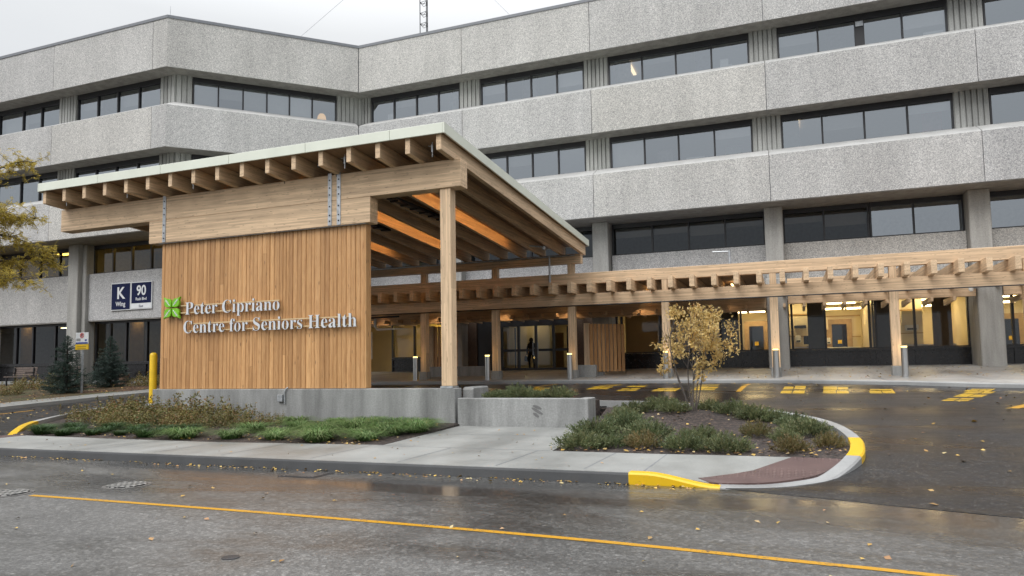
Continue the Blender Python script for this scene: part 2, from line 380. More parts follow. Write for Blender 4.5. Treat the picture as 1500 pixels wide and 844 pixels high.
sk=nt.nodes.new('ShaderNodeTexSky'); sk.sky_type='NISHITA'; sk.sun_disc=False; sk.sun_elevation=R(48); sk.sun_rotation=R(200); sk.air_density=1.; sk.dust_density=2.
hs=nt.nodes.new('ShaderNodeHueSaturation'); hs.inputs['Saturation'].default_value=.10; nt.links.new(sk.outputs[0],hs.inputs['Color'])
tc=nt.nodes.new('ShaderNodeTexCoord'); sp=nt.nodes.new('ShaderNodeSeparateXYZ'); nt.links.new(tc.outputs['Generated'],sp.inputs[0])
# overcast deck: brighter overhead, with soft cloud mottling
cr=nt.nodes.new('ShaderNodeValToRGB'); nt.links.new(sp.outputs[2],cr.inputs[0]); el=cr.color_ramp.elements
el[0].position=0.; el[0].color=(4.4,4.5,4.65,1); el[1].position=1.; el[1].color=(23.,23.2,23.5,1); e=el.new(.42); e.color=(6.15,6.3,6.45,1); e=el.new(.62); e.color=(13.5,13.7,14,1)
mp=nt.nodes.new('ShaderNodeMapping'); mp.inputs['Scale'].default_value=(1,1,2.6); nt.links.new(tc.outputs['Generated'],mp.inputs[0])
nz=nt.nodes.new('ShaderNodeTexNoise'); nz.inputs['Scale'].default_value=2.2; nz.inputs['Detail'].default_value=6; nt.links.new(mp.outputs[0],nz.inputs['Vector'])
c2=nt.nodes.new('ShaderNodeValToRGB'); nt.links.new(nz.outputs['Fac'],c2.inputs[0]); c2.color_ramp.elements[0].position=.3; c2.color_ramp.elements[0].color=(.93,.94,.95,1); c2.color_ramp.elements[1].position=.7; c2.color_ramp.elements[1].color=(1.04,1.035,1.03,1)
mu=nt.nodes.new('ShaderNodeMix'); mu.data_type='RGBA'; mu.blend_type='MULTIPLY'; mu.inputs[0].default_value=1; nt.links.new(cr.outputs[0],mu.inputs[6]); nt.links.new(c2.outputs[0],mu.inputs[7])
ml=nt.nodes.new('ShaderNodeMix'); ml.data_type='RGBA'; ml.inputs[0].default_value=.82; nt.links.new(hs.outputs[0],ml.inputs[6]); nt.links.new(mu.outputs[2],ml.inputs[7])
nt.links.new(ml.outputs[2],bg.inputs['Color']); bg.inputs['Strength'].default_value=SKY
sl=bpy.data.lights.new('sun','SUN'); sl.energy=SUN; sl.angle=R(40); sl.color=(1,.97,.93); so=bpy.data.objects.new('sun',sl); COL.objects.link(so)
az=R(200); sd=Vector((math.sin(az)*math.cos(R(48)),math.cos(az)*math.cos(R(48)),math.sin(R(48))))
so.rotation_euler=(-sd).to_track_quat('-Z','Y').to_euler()

# ------------------------------------------------------------------ setting: ground, road, driveway, pavements
def zd(x,y): return min(max((y-9.5)*.064,0),.83)
def zp(x,y): return .95+(y-25.2)*.041 if y>25.2 else max(zd(x,y)+.115,.0)
CUT=(9.5,22.47,25.2)
sheet('ground',[(-500,-500),(500,-500),(500,700),(-500,700)],lambda x,y:zd(x,y)*.5-.18,M['ground'],cuts=CUT)
sheet('road',[(-160,-4.2),(160,-4.2),(160,9.46),(-160,9.46)],lambda x,y:0.0,M['road'],skirt=.1)
seam=[(-60,9.42),(-17.4,9.42),(-17.2,10.2),(-1.4,10.2),(-1.0,9.41)]
se2=[(-.65,9.36)]
for i in range(28):
    x=-.65+i*.55; base=9.36-.32*max(0,x+.65) if x<2 else 8.5-.05*(x-2)
    se2.append((x,max(base,7.9)+random.uniform(-.025,.025)))
dpoly=None
LK=[(-16.75,11.2),(-17.3,11.7),(-18.08,12.6),(-18.5,13.3),(-18.95,14.4),(-19.15,15.6),(-19.2,17.4)]
KO0=[(-4.15,17.5),(-3.28,17.5),(-2.42,17.2),(-1.6,16.84),(-.9,16.4),(-.22,15.78),(.38,14.95),(.72,14.1),(.89,13.07),(.9,12.24),(.78,11.28),(.42,10.33),(.06,9.93),(-.38,9.64),(-.9,9.50)]
dpoly=[(-60,9.42),(-17.2,9.42),(-17.15,10.6),(-16.6,11.25)]+[(x+.06,y) for x,y in LK[1:]]+[(-16.7,17.15),(-16.7,15.5),(-7.2,15.5),(-7.2,17.2)]+KO0+se2[1:]+[(60,7.8),(60,25.5),(-60,25.5)]
sheet('driveway',dpoly,lambda x,y:zd(x,y)+.004,M['drive'],skirt=.03,cuts=CUT)
KL=[(-23.6,14.0),(-23.3,16.4),(-22.7,18.4),(-21.9,20.2),(-20.9,22.4),(-19.6,24.4),(-17.6,25.35),(-14,25.4),(-5,25.3),(-2,25.1),(-.3,24.6),(1.2,23.6),(2.6,22.6),(4.2,21.9),(5.6,21.5),(8,21.0),(12,20.3),(22,19)]
KLs=smooth_path(KL,5)
plz=[p for p in KLs if p[0]>-19.7]
sheet('plaza',[(x,y+.13) for x,y in plz]+[(22,33.3),(-26,33.3),(-26,27.0),(-21.0,26.9)],zp,M['plaza'],skirt=.2,cuts=(25.2,22.47))
kerb('plaza_kerb',plz,.16,lambda x,y:zp(x,y)+.004,.3,M['kerb'])
wlk=[p for p in KLs if p[0]<=-19.3]
wl2=offset_path(wlk,1.55)
sheet('side_walkway',[(-26.0,6.0)]+[(x,y) for x,y in wlk]+[(-19.6,26.2)]+[(x,y) for x,y in reversed(wl2)]+[(-27.6,6.0)],lambda x,y:zd(x,y)+.112,M['walk'],skirt=.2,cuts=CUT)
# expansion joints of the plaza: shallow dark saw cuts
mb=MB()
for x in (-17.5,-14.9,-12.0,-9,-6,-2.4,.2,2.6,5.2,8): mb.box(x-.008,x+.008,25.5 if x<.5 else 24,33.2,.90,.952); 
zs=MB()
for x in (-17.5,-14.9,-12.0,-9,-6,-2.4,.2,2.6,5.2,8):
    y0=25.5 if x<0 else 23.9-.3*min(x,5); n=8
    for k in range(n):
        a=y0+(33.2-y0)*k/n; b=y0+(33.2-y0)*(k+1)/n
        zs.add([(x-.009,a,zp(x,a)+.003),(x+.009,a,zp(x,a)+.003),(x+.009,b,zp(x,b)+.003),(x-.009,b,zp(x,b)+.003)],[(0,1,2,3)])
for y in (27.6,29.6,31.2):
    zs.add([(-19,y-.009,zp(0,y)+.003),(14,y-.009,zp(0,y)+.003),(14,y+.009,zp(0,y+.018)+.003),(-19,y+.009,zp(0,y+.018)+.003)],[(0,1,2,3)])
o=zs.build('plaza_joint',M['coping'],fix=False); o["kind"]='structure'
# sidewalk along the road, with the apron up to the planter wall
def zs_(x,y):
    base=.15+(min(y,16)-9.6)*.008
    if x>-2.0:
        k=min(1,(x+2.0)/1.05); low=min(.175,max(.012,.012+(y-9.42)*.085))
        return base*(1-k)+low*k
    if x<-16.0:
        k=min(1,(-16.0-x)/1.0); low=min(.165,max(.012,.012+(y-9.42)*.085)); return base*(1-k)+low*k
    return base
KO=[(-4.9,17.75),(-4.48,17.70),(-3.28,17.59),(-2.42,17.28),(-1.6,16.92),(-.86,16.48),(-.16,15.85),(.45,15.01),(.80,14.1),(.97,13.07),(.99,12.24),(.86,11.24),(.48,10.27),(.12,9.85),(-.35,9.55),(-.9,9.44)]
KOs=smooth_path(KO,6); KOr=list(reversed(KOs)); KI=offset_path(KOr,.2)   # reversed: island on the left
KIr=list(reversed(KI))
def ztop(x,y):
    z=zd(x,y)+.12
    if y<11.2: 
        k=min(1,max(0,(11.2-y)/1.0)); z=z*(1-k)+(zd(x,y)+.018)*k
    return z
def sub(P,a,b): return [p for p in P if a<=p[1]<=b]
i1=min(range(len(KOr)),key=lambda i:abs(KOr[i][1]-11.25)+(9 if KOr[i][0]<.2 else 0)); i2=min(range(len(KOr)),key=lambda i:abs(KOr[i][1]-12.75)+(9 if KOr[i][0]<.2 else 0))
kerb('kerb',KOr[:i1+1],.2,ztop,.25,M['kerb']); kerb('kerb',KOr[i1:i2+1],.2,lambda x,y:ztop(x,y)+.002,.25,M['ykerb']); kerb('kerb',KOr[i2:],.2,ztop,.3,M['kerb'])
# front kerb along the road
def fk(x0,x1,zf,m,n=6,w=.17):
    kerb('kerb',[(x0+(x1-x0)*i/n,9.42) for i in range(n+1)],w,zf,.26,m)
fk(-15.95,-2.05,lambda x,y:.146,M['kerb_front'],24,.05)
def kr(x,y):
    k=min(1,max(0,(x+1.85)/.95)); k=k*k*(3-2*k); return .154*(1-k)+.02*k
fk(-2.05,-.9,kr,M['ykerb'],14)
def kl(x,y):
    k=min(1,max(0,(-15.95-x)/1.0)); k=k*k*(3-2*k); return .154*(1-k)+.02*k
fk(-17.2,-15.95,kl,M['ykerb'],12)
sw=[(-16.6,9.59),(-15.95,9.59),(-15.94,9.465),(-2.06,9.465),(-2.05,9.59),(-1.05,9.60),(-1.2,9.75),(-.55,10.4),(-.05,11.33),(-1.6,11.33),(-3.72,11.33),(-4.0,15.55),(-7.2,15.55),(-7.12,14.3),(-6.98,11.45),(-10.7,11.15),(-13.5,11.2),(-16.2,11.3),(-16.5,10.6)]
cuts=(9.8,10.2,10.6,11,11.2)
sheet('sidewalk',sw,zs_,M['walk'],skirt=.12,cuts=cuts,cutsx=(-16.3,-16,-2,-1.7,-1.4,-1.2))
KIf=[p for p in KI if p[1]<11.34 and p[0]>-1.0]
sheet('tactile_paving',[(-1.05,9.605)]+KIf+[(-.05,11.325),(-.55,10.4),(-1.2,9.75)],lambda x,y:zs_(x,y)+.004,M['tact'],skirt=.1,cuts=cuts,cutsx=(-.6,-.2,.2))
sheet('tactile_paving',[(-17.2,9.6),(-16.6,9.6),(-16.5,10.6),(-16.2,11.28),(-16.7,11.3),(-17.3,10.8)],lambda x,y:zs_(x,y)+.004,M['tact'],skirt=.1,cuts=(10,10.5,11))
zj=MB()
def strip(a,b,w,zf,n=6,mbx=None):
    a=Vector(a);b=Vector(b);d=(b-a).normalized();q=Vector((-d.y,d.x))*w/2
    for k in range(n):
        p=a+(b-a)*k/n;r=a+(b-a)*(k+1)/n
        mbx.add([(u.x,u.y,zf(u.x,u.y)) for u in (p-q,p+q,r+q,r-q)],[(0,3,2,1)])
for x in (-15,-13.5,-12,-10.5,-9,-7.2,-5.6,-4.0,-2.7,-1.9): strip((x,9.6),(x+.05,11.15 if x<-8 else 11.32),.014,lambda x,y:zs_(x,y)+.003,mbx=zj)
strip((-7.05,11.35),(-3.75,11.33),.014,lambda x,y:zs_(x,y)+.003,mbx=zj); strip((-7.1,13.4),(-3.85,13.4),.014,lambda x,y:zs_(x,y)+.003,mbx=zj)
o=zj.build('sidewalk_joint',M['coping'],fix=False); o["kind"]='structure'
# planting beds
def zb1(x,y):
    return .15+max(0,(y-11.3))*.052+.03*math.sin(x*2.1)*math.sin(y*1.7)+.14*math.exp(-((x+2.0)**2+(y-15.6)**2)/1.6)
isl=[(-3.74,11.335),(.55,11.335)]+[p for p in KI if p[1]>11.4][:]
isl=[p for p in isl if True]+[(-4.8,17.4),(-4.25,17.3),(-4.0,15.4)]
sheet('planting_bed',isl,zb1,M['mulch'],skirt=.2,cuts=[11.8+.4*i for i in range(15)],cutsx=[-4.0+.4*i for i in range(12)])
def zb2(x,y): return .15+max(0,(y-11.2))*.022+.02*math.sin(x*1.7)*math.sin(y*2.3)
LK=[(-16.75,11.2),(-17.3,11.7),(-18.08,12.6),(-18.5,13.3),(-18.95,14.4),(-19.15,15.6),(-19.2,17.4)]
LKs=smooth_path(LK,6)
sheet('planting_bed',[(-6.99,11.46),(-7.13,14.3),(-7.2,15.3),(-16.7,15.3),(-17.3,16.6),(-19.0,17.2)]+[(x+.19,y) for x,y in reversed(LKs)][1:]+[(-16.2,11.32),(-13.5,11.22),(-10.7,11.17)],lambda x,y:max(zb2(x,y),zd(x,y)+.02 if x<-17 else 0),M['mulch'],skirt=.2,cuts=[11.6+.4*i for i in range(14)],cutsx=[-19+.5*i for i in range(24)])
kerb('kerb',list(reversed(LKs))[:-14],.18,lambda x,y:zd(x,y)+.12,.25,M['kerb'])
kerb('kerb',list(reversed(LKs))[-15:],.18,lambda x,y:zd(x,y)+.122-.1*max(0,(12.2-y)),.25,M['ykerb'])
zb3=lambda x,y: zd(x,y)+.10+.03*math.sin(x*1.3)*math.sin(y*1.9)
sheet('planting_bed',[(x-.02,y) for x,y in wl2]+[(-22.6,26.55),(-60,26.55),(-60,6),(-27.7,6)],zb3,M['litter'],skirt=.2,cuts=[10+.8*i for i in range(20)],cutsx=[-40+1.0*i for i in range(17)])
# road paint
ml_=MB()
pts=[(-9.25,6.50),(-8,6.505),(-5.34,6.485),(-2.17,6.376),(.135,6.173),(.80,6.105),(4,5.7),(14,4.2)]
pts=smooth_path(pts,5)
inn=offset_path(pts,.088)
for i in range(len(pts)-1): ml_.add([(*pts[i],.004),(*pts[i+1],.004),(*inn[i+1],.004),(*inn[i],.004)],[(0,1,2,3)])
o=ml_.build('centre_line',M['yroad'],fix=False); o["kind"]='structure'
def paint(poly,w=None):
    m_=MB(); zf=lambda x,y:zd(x,y)+.0085
    b=[(x,y,zf(x,y)) for x,y in poly]; m_.add(b,[tuple(range(len(b)))]); return m_
def stencil(c,ux,uy,w,h,pat):
    """one stencilled block: pat lists cells (a0,a1,b0,b1) in block units"""
    m_=MB()
    for a0,a1,b0,b1 in pat:
        n=4
        for k in range(n):
            q0=b0+(b1-b0)*k/n;q1=b0+(b1-b0)*(k+1)/n
            P=[(c[0]+ux[0]*a*w+uy[0]*b*h, c[1]+ux[1]*a*w+uy[1]*b*h) for a,b in ((a0,q0),(a1,q0),(a1,q1),(a0,q1))]
            m_.add([(x,y,zd(x,y)+.0085) for x,y in P],[(0,1,2,3)])
    o=m_.build('stencilled_road_marking',M['yroad2'],fix=False); o["kind"]='structure'
E1=[(0,.46,0,.38),(.52,1,0,.38),(.02,.44,.52,.92),(.50,.98,.54,1)]
E2=[(0,.5,0,.45),(.54,1,0,.40),(0,.56,.52,1),(.6,1,.55,.9)]
E3=[(0,.48,0,.5),(.52,1,0,.5),(.06,.9,.6,.85),(.9,1,.5,.9)]
for x,y,w,h,pt in ((-.34,20.3,.64,2.15,E1),(.70,20.3,.66,1.95,E2),(1.80,20.3,.62,1.35,E3),(-3.85,20.9,.75,1.1,E3),(-4.9,21.0,.62,.85,E1),(-5.95,21.5,.7,1.0,E2),(-4.85,22.1,.6,.9,E3),(-5.9,22.8,.65,1.1,E1),(-2.75,21.2,.7,1.1,E2),(-2.75,22.6,.65,.9,E3),(-7.9,21.2,.7,1.0,E2)):
    stencil((x+.03,y),(1,0),(.05,1),w*.92,h*.9,pt)
stencil((3.12,18.75),(.93,-.1),(.42,.9),.55,.62,E1); stencil((3.5,19.55),(.9,-.12),(.42,.9),.62,1.5,E2); stencil((3.95,20.75),(.9,-.1),(.42,.9),.58,.8,E3)
for q in (((-1.46,20.75),(-1.33,20.75),(-1.19,23.8),(-1.32,23.8)),((4.12,17.55),(4.28,17.45),(5.6,19.4),(5.45,19.5)),((-7.75,21.0),(-7.62,21.0),(-7.86,25.0),(-8.0,25.0)),((-22.6,13.6),(-22.45,13.6),(-22.0,15.6),(-22.15,15.6))):
    a,b,c,d=q; m_=MB(); n=6
    for k in range(n):
        L=lambda p,r,t:(p[0]+(r[0]-p[0])*t,p[1]+(r[1]-p[1])*t)
        P=[L(a,d,k/n),L(b,c,k/n),L(b,c,(k+1)/n),L(a,d,(k+1)/n)]; m_.add([(x,y,zd(x,y)+.0085) for x,y in P],[(0,1,2,3)])
    o=m_.build('painted_road_stripe',M['yroad'],fix=False); o["kind"]='structure'

# ------------------------------------------------------------------ the hospital
bld=thing('hospital_building','long grey four storey hospital of pebbled concrete bands and dark ribbon windows','building',(-10,31,1.2))
FP=[(-70,24.7),(-26.7,24.7),(-20.35,31.05),(36,31.05)]      # face line of the upper bands
def off(n): 
    m=MB(); P=[Vector(p) for p in FP]; out=[]
    for i,p in enumerate(P):
        a=(P[i]-P[i-1]).normalized() if i else (P[1]-P[0]).normalized(); b=(P[i+1]-P[i]).normalized() if i<3 else a
        na=Vector((-a.y,a.x));nb=Vector((-b.y,b.x)); q=na+nb; q=q/q.dot(na); out.append((p.x+q.x*n,p.y+q.y*n))
    return out
def facpt(seg,t,n):
    """point on facade: seg 0 A (t=X), 1 B (t=distance from the outer corner), 2 C (t=X); n inward"""
    if seg==0: return (t,24.7+n)
    if seg==2: return (t,31.05+n)
    s=.70711; return (-26.7+t*s-n*s,24.7+t*s+n*s)
M['sill']=concrete('smooth_sill_concrete',(.50,.50,.49),.15,vert=False)
# sections of each band, given as list of panels (paths)
g=.012
def panels(jA,jC):
    out=[]
    for a,b in zip(jA[:-1],jA[1:]): out.append([(a+g,24.7),(b-g,24.7)])
    out.append([(jA[-1]+g,24.7),(-26.7,24.7),(-20.35-g,31.05-g)])
    prev=-20.35+g
    for j in jC: out.append([(prev+g,31.05),(j-g,31.05)]); prev=j
    return out
JA=[-69,-55.0,-48.2,-41.1,-34.3,-27.6]; JC=[-14.45,-7.98,-.5,7.05,14.6,22.1,29.6,36]
JC3=[-15.5,-7.98,-.5,7.05,14.6,22.1,29.6,36]
for zb,zt,sill,jc in ((15.78,18.2,0,JC),(11.95,13.98,.42,JC),(8.1,10.06,.42,JC)):
    for path in panels(JA,jc):
        m=MB()
        if sill: sec=[(0,zb),(.95,zb),(.95,zt+sill),(.80,zt+sill-.02),(.06,zt+.03),(0,zt-.02)]
        else: sec=[(0,zb),(.95,zb),(.95,zt),(0,zt)]
        m.prof(path,sec); o=m.build('precast_panel',M['agg'],bld)
        if sill:
            o.data.materials.append(M['sill'])
            for p in o.data.polygons:
                if p.normal.z>.2: p.material_index=1
    m=MB(); m.prof(off(.06)[:],[(0,zb+.04),(.8,zb+.04),(.8,zt-.05),(0,zt-.05)]); m.build('panel_joint',M['coping'],bld)
    m=MB(); m.prof(off(.03)[:],[(0,zb-.02),(.94,zb-.02),(.94,zb-.002),(0,zb-.002)])
    if zb==8.1: m=MB(); m.prof(off(.03)[:],[(0,zb-.03),(2.2,zb-.03),(2.2,zb-.002),(0,zb-.002)])
    m.build('soffit',M['soffit'],bld)
m=MB(); m.prof(FP,[(-.03,18.2),(.42,18.2),(.42,18.27),(-.03,18.27)]); m.prof(FP,[(-.03,18.13),(-.004,18.13),(-.004,18.2),(-.03,18.2)]); m.build('roof_coping',M['coping'],bld)
m=MB(); m.add([(-70,25.2,18.1),(-27,25.2,18.1),(-20.6,31.5,18.1),(36,31.5,18.1),(36,60,18.1),(-70,60,18.1)],[(0,1,2,3,4,5)]); m.build('roof',M['coping'],bld)
# low band between the second row of windows and the ground floor
for path in ([(-70,24.7+1.7),(-34.6,26.4)],[(-33.7,26.4),(-27.4,26.4),(-21.05,32.75),(-8.45,32.75)],[(-7.6,32.75),(-.8,32.75)],[(-.1,32.75),(6.68,32.75)],[(7.46,32.75),(14.2,32.75)],[(15,32.75),(36,32.75)]):
    m=MB(); m.prof(path,[(0,4.15),(.6,4.15),(.6,6.55),(0,6.55)]); m.build('precast_panel',M['agg'],bld)
    m=MB(); m.prof(path,[(.02,4.10),(.6,4.10),(.6,4.148),(.02,4.148)]); m.build('soffit',M['soffit'],bld)
# columns
def column(x,y0,y1,w,z0,z1,low=None):
    m=MB(); m.box(x-w/2,x+w/2,y0,y1,z0,z1)
    if low: m.box(x-w/2-.035,x+w/2+.035,y0-low,y1+.01,z0,4.95)
    m.build('concrete_column',M['col'],bld,bevel=.03)
for x in (7.07,-.45): column(x,32.2,33.6,.74,.9,8.08,.7)
for x in (-8.02,14.6,22.1): column(x,32.2,33.6,.74,.9,8.08,.3 if x<0 else .7)
column(-15.5,32.2,33.6,.74,.9,8.08)
for x in (-34.15,-41.3,-48.2): 
    m=MB(); m.prism([(x-.36,25.95),(x+.36,25.95),(x+.36,26.75),(x-.36,26.75)],'z',.9,8.08); m.box(x+.36,x+.62,26.2,26.8,.9,8.08); m.build('concrete_column',M['col'],bld,bevel=.03)
# fluted infill between windows
def fluted(seg,t0,t1,z0,z1):
    m=MB(); k=max(3,int((t1-t0)/.19)); w=(t1-t0)/k
    def q(a,b,n0,n1):
        p=[facpt(seg,a,n0),facpt(seg,b,n0),facpt(seg,b,n1),facpt(seg,a,n1)]
        m.add([(x,y,z0) for x,y in p]+[(x,y,z1) for x,y in p],[(0,3,2,1),(4,5,6,7),(0,1,5,4),(1,2,6,5),(2,3,7,6),(3,0,4,7)])
    q(t0,t1,.90,1.1)
    for i in range(k): q(t0+i*w+.025,t0+(i+1)*w-.025,.83,.905)
    m.build('fluted_panel',M['flute'],bld)
def window(seg,ts,n,z0,z1,head=.28,gl='glass',mull=.035,mid=None,blind=None,name='window'):
    """ribbon window: ts are mullion stations"""
    m=MB()
    def q(a,b,n0,n1,za,zb):
        p=[facpt(seg,a,n0),facpt(seg,b,n0),facpt(seg,b,n1),facpt(seg,a,n1)]
        m.add([(x,y,za) for x,y in p]+[(x,y,zb) for x,y in p],[(0,3,2,1),(4,5,6,7),(0,1,5,4),(1,2,6,5),(2,3,7,6),(3,0,4,7)])
    for t in ts: q(t-mull,t+mull,n,n+.14,z0+.05,z1-head)
    q(ts[0]-mull,ts[-1]+mull,n-.01,n+.15,z1-head,z1); q(ts[0]-mull,ts[-1]+mull,n-.01,n+.15,z0,z0+.05)
    if mid: q(ts[0],ts[-1],n+.01,n+.13,mid-.03,mid+.03)
    fr=m.build(name,M['frame'],bld)
    m2=MB()
    for a,b in zip(ts[:-1],ts[1:]):
        p=[facpt(seg,a+mull,n+.07),facpt(seg,b-mull,n+.07)]; 
        m2.add([(*p[0],z0+.05),(*p[1],z0+.05),(*p[1],z1-head),(*p[0],z1-head)],[(0,1,2,3)])
    pn=m2.build('pane',M[gl],fr,fix=False)
    return fr
ZW=((14.36,15.80),(10.44,11.97))
for z0,z1 in ZW:
    # A
    wa=[[-39.65,-37.79,-36.37,-34.98],[-33.67,-32.26,-30.88,-29.45,-28.02],[-46.6,-45.2,-43.8,-42.4,-41.0]]
    for w in wa: window(0,w,.9,z0,z1)
    for a,b in ((-34.94,-33.71),(-40.96,-39.69),(-47.8,-46.64),(-27.98,-27.07)): fluted(0,a,b,z0-.05,z1)
    window(0,[-60,-58,-56,-54,-52,-50,-47.9],.9,z0,z1)
    # B
    fluted(1,.40,1.10,z0-.05,z1); 
    window(1,[1.16,2.28,3.42,4.55,5.65,6.78,7.98],.9,z0,z1); fluted(1,8.03,9.34,z0-.05,z1)
    # C
    fluted(2,-20.71,-20.16,z0-.05,z1)
    window(2,[-20.12,-18.78,-17.45,-16.19,-15.01],.9,z0,z1); fluted(2,-14.97,-13.85,z0-.05,z1)
    window(2,[-13.81,-12.49,-11.18,-9.87,-8.56],.9,z0,z1); fluted(2,-8.52,-7.37,z0-.05,z1)
    window(2,[-7.33,-5.79,-4.27,-2.72,-1.17],.9,z0,z1); fluted(2,-1.13,.02,z0-.05,z1)
    window(2,[.06,1.62,3.2,4.76,6.32],.9,z0,z1); fluted(2,6.36,7.55,z0-.05,z1)
    window(2,[7.6,9.15,10.7,12.25,13.85],.9,z0,z1); fluted(2,13.9,15.1,z0-.05,z1)
    window(2,[15.15,16.7,18.2,19.8,21.4],.9,z0,z1)
def blind(seg,a,b,z0,z1,mat='blind',n=1.22):
    p=[facpt(seg,a+.05,n),facpt(seg,b-.05,n),facpt(seg,b-.05,n+.03),facpt(seg,a+.05,n+.03)]
    m=MB(); m.add([(x,y,z0) for x,y in p]+[(x,y,z1) for x,y in p],[(0,3,2,1),(4,5,6,7),(0,1,5,4),(1,2,6,5),(2,3,7,6),(3,0,4,7)]); m.build('window_blind',M[mat],bld)
M['dimpanel']=emit('dim_ceiling_light',(1.,.75,.42),1.2)
for x,z in ((-6.7,15.97),(.7,12.17)):
    m=MB(); m.box(x-.08,x+.08,33.2,35.0,z-.03,z); m.build('ceiling_light',M['dimpanel'],bld)
for k,(seg,t_,z0_,z1_,mt) in enumerate(((2,-6.9,14.2,15.95,(.5,.42,.30)),(2,-3.2,14.2,15.95,(.30,.30,.33)),(2,5.9,10.3,12.1,(.50,.22,.20)),(2,.4,10.3,12.1,(.16,.24,.20)),(2,-2.0,10.3,11.2,(.14,.20,.15)),(2,2.4,14.2,15.9,(.42,.40,.36)),(2,-11.6,14.2,15.95,(.40,.38,.36)),(2,9.9,10.3,12.1,(.45,.36,.24)),(2,-16.0,14.2,15.9,(.4,.42,.44)),(2,-5.0,10.3,11.3,(.35,.33,.3)))):
    x,y=facpt(seg,t_,1.9+.3*(k%3)); m=MB(); m.box(x-.35,x+.35,y,y+.3,z0_,z1_); m.build('room_cupboard',plain('cupboard_paint_%s'%'abcdefghij'[k],mt,.6),bld)
M['blind']=plain('pale_roller_blind',(.62,.60,.56),.8,var=.03)
bb=[1.16,2.28,3.42,4.55,5.65,6.78]
for a,b,zl in zip(bb[:-1],bb[1:],(14.4,14.95,14.4,14.45,14.4)): blind(1,a,b,zl,15.75)
for (a,b),zl in (((-39.65,-37.79),14.4),((-33.67,-32.26),15.0),((-30.88,-29.45),14.8),((-37.79,-36.37),14.9)): blind(0,a,b,zl,15.75)
for a,b,zl,zh in ((-18.78,-17.45,15.1,15.75),(-13.81,-12.49,15.0,15.75),(-9.87,-8.56,14.8,15.75),(-5.79,-4.27,15.2,15.75),(.06,1.62,15.0,15.75),(4.76,6.32,14.9,15.75),(9.15,10.7,14.5,15.75),(-12.49,-11.18,11.2,11.95),(-7.33,-5.79,10.5,11.95),(-2.72,-1.17,11.3,11.95),(1.62,3.2,11.1,11.95),(4.76,6.32,11.35,11.95)): blind(2,a,b,zl,zh)
for a,b,zl in ((-7.6,-5.75,7.45),(-5.75,-4.1,7.5),(-4.1,-2.5,7.3),(-2.5,-.86,7.55),(-.04,1.55,7.5),(1.55,3.25,7.25),(-11.7,-10,7.4)): blind(2,a,b,zl,7.88,'blind',2.35)
# vent panel in one top floor window
m=MB(); m.box(3.02,3.38,31.93,31.99,14.41,15.5); v_=m.build('vent_panel',M['frame'],bld); m=MB(); m.box(3.06,3.34,31.88,31.935,15.22,15.42); m.build('vent_grille',M['steel'],v_)
Z2=(6.58,8.07)
for seg,ts in ((0,[-40.9,-39.2,-37.6,-36.1,-34.55]),(0,[-33.5,-32.2,-30.9,-29.6,-28.3,-27.55]),(0,[-47.8,-46.2,-44.6,-43,-41.65]),(1,[1.2,2.8,4.4,6,7.6]),(2,[-21.0,-19.6,-18.2,-16.9,-15.95]),(2,[-15.1,-13.4,-11.7,-10,-8.45]),(2,[-7.6,-5.75,-4.1,-2.5,-.86]),(2,[-.04,1.55,3.25]),(2,[3.34,4.92,6.66]),(2,[7.48,9.2,11,12.6,14.2]),(2,[15,17,19,21.7])):
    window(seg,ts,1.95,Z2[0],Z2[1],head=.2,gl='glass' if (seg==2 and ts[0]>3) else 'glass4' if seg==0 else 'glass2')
# ground floor glazing with black spandrels under a sill rail
def shop(seg,ts,low=True,n=2.05,z1=4.12):
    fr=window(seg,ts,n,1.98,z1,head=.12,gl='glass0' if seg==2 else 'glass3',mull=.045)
    m=MB()
    def q(a,b,n0,n1,za,zb):
        p=[facpt(seg,a,n0),facpt(seg,b,n0),facpt(seg,b,n1),facpt(seg,a,n1)]
        m.add([(x,y,za) for x,y in p]+[(x,y,zb) for x,y in p],[(0,3,2,1),(4,5,6,7),(0,1,5,4),(1,2,6,5),(2,3,7,6),(3,0,4,7)])
    q(ts[0]-.045,ts[-1]+.045,n+.03,n+.12,1.1,1.975)
    for t in ts: q(t-.04,t+.04,n-.03,n+.03,1.1,1.93)
    q(ts[0]-.045,ts[-1]+.045,n-.05,n+.03,1.89,1.975); q(ts[0]-.045,ts[-1]+.045,n-.04,n+.03,1.1,1.24)
    m.build('spandrel',M['spandrel'],bld)
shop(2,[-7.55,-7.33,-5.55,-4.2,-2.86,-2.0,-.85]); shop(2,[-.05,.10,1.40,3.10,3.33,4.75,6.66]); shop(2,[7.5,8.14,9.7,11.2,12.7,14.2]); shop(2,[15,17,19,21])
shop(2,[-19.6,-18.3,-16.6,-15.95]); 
shop(0,[-33.4,-32.4,-31.3,-29.9,-28.6,-27.5]); shop(0,[-40.9,-39.4,-38.1,-36.4,-34.6]); shop(0,[-47.8,-46,-44.2,-42.6,-41.7]); shop(1,[1,2.6,4.2,5.8,7.2])
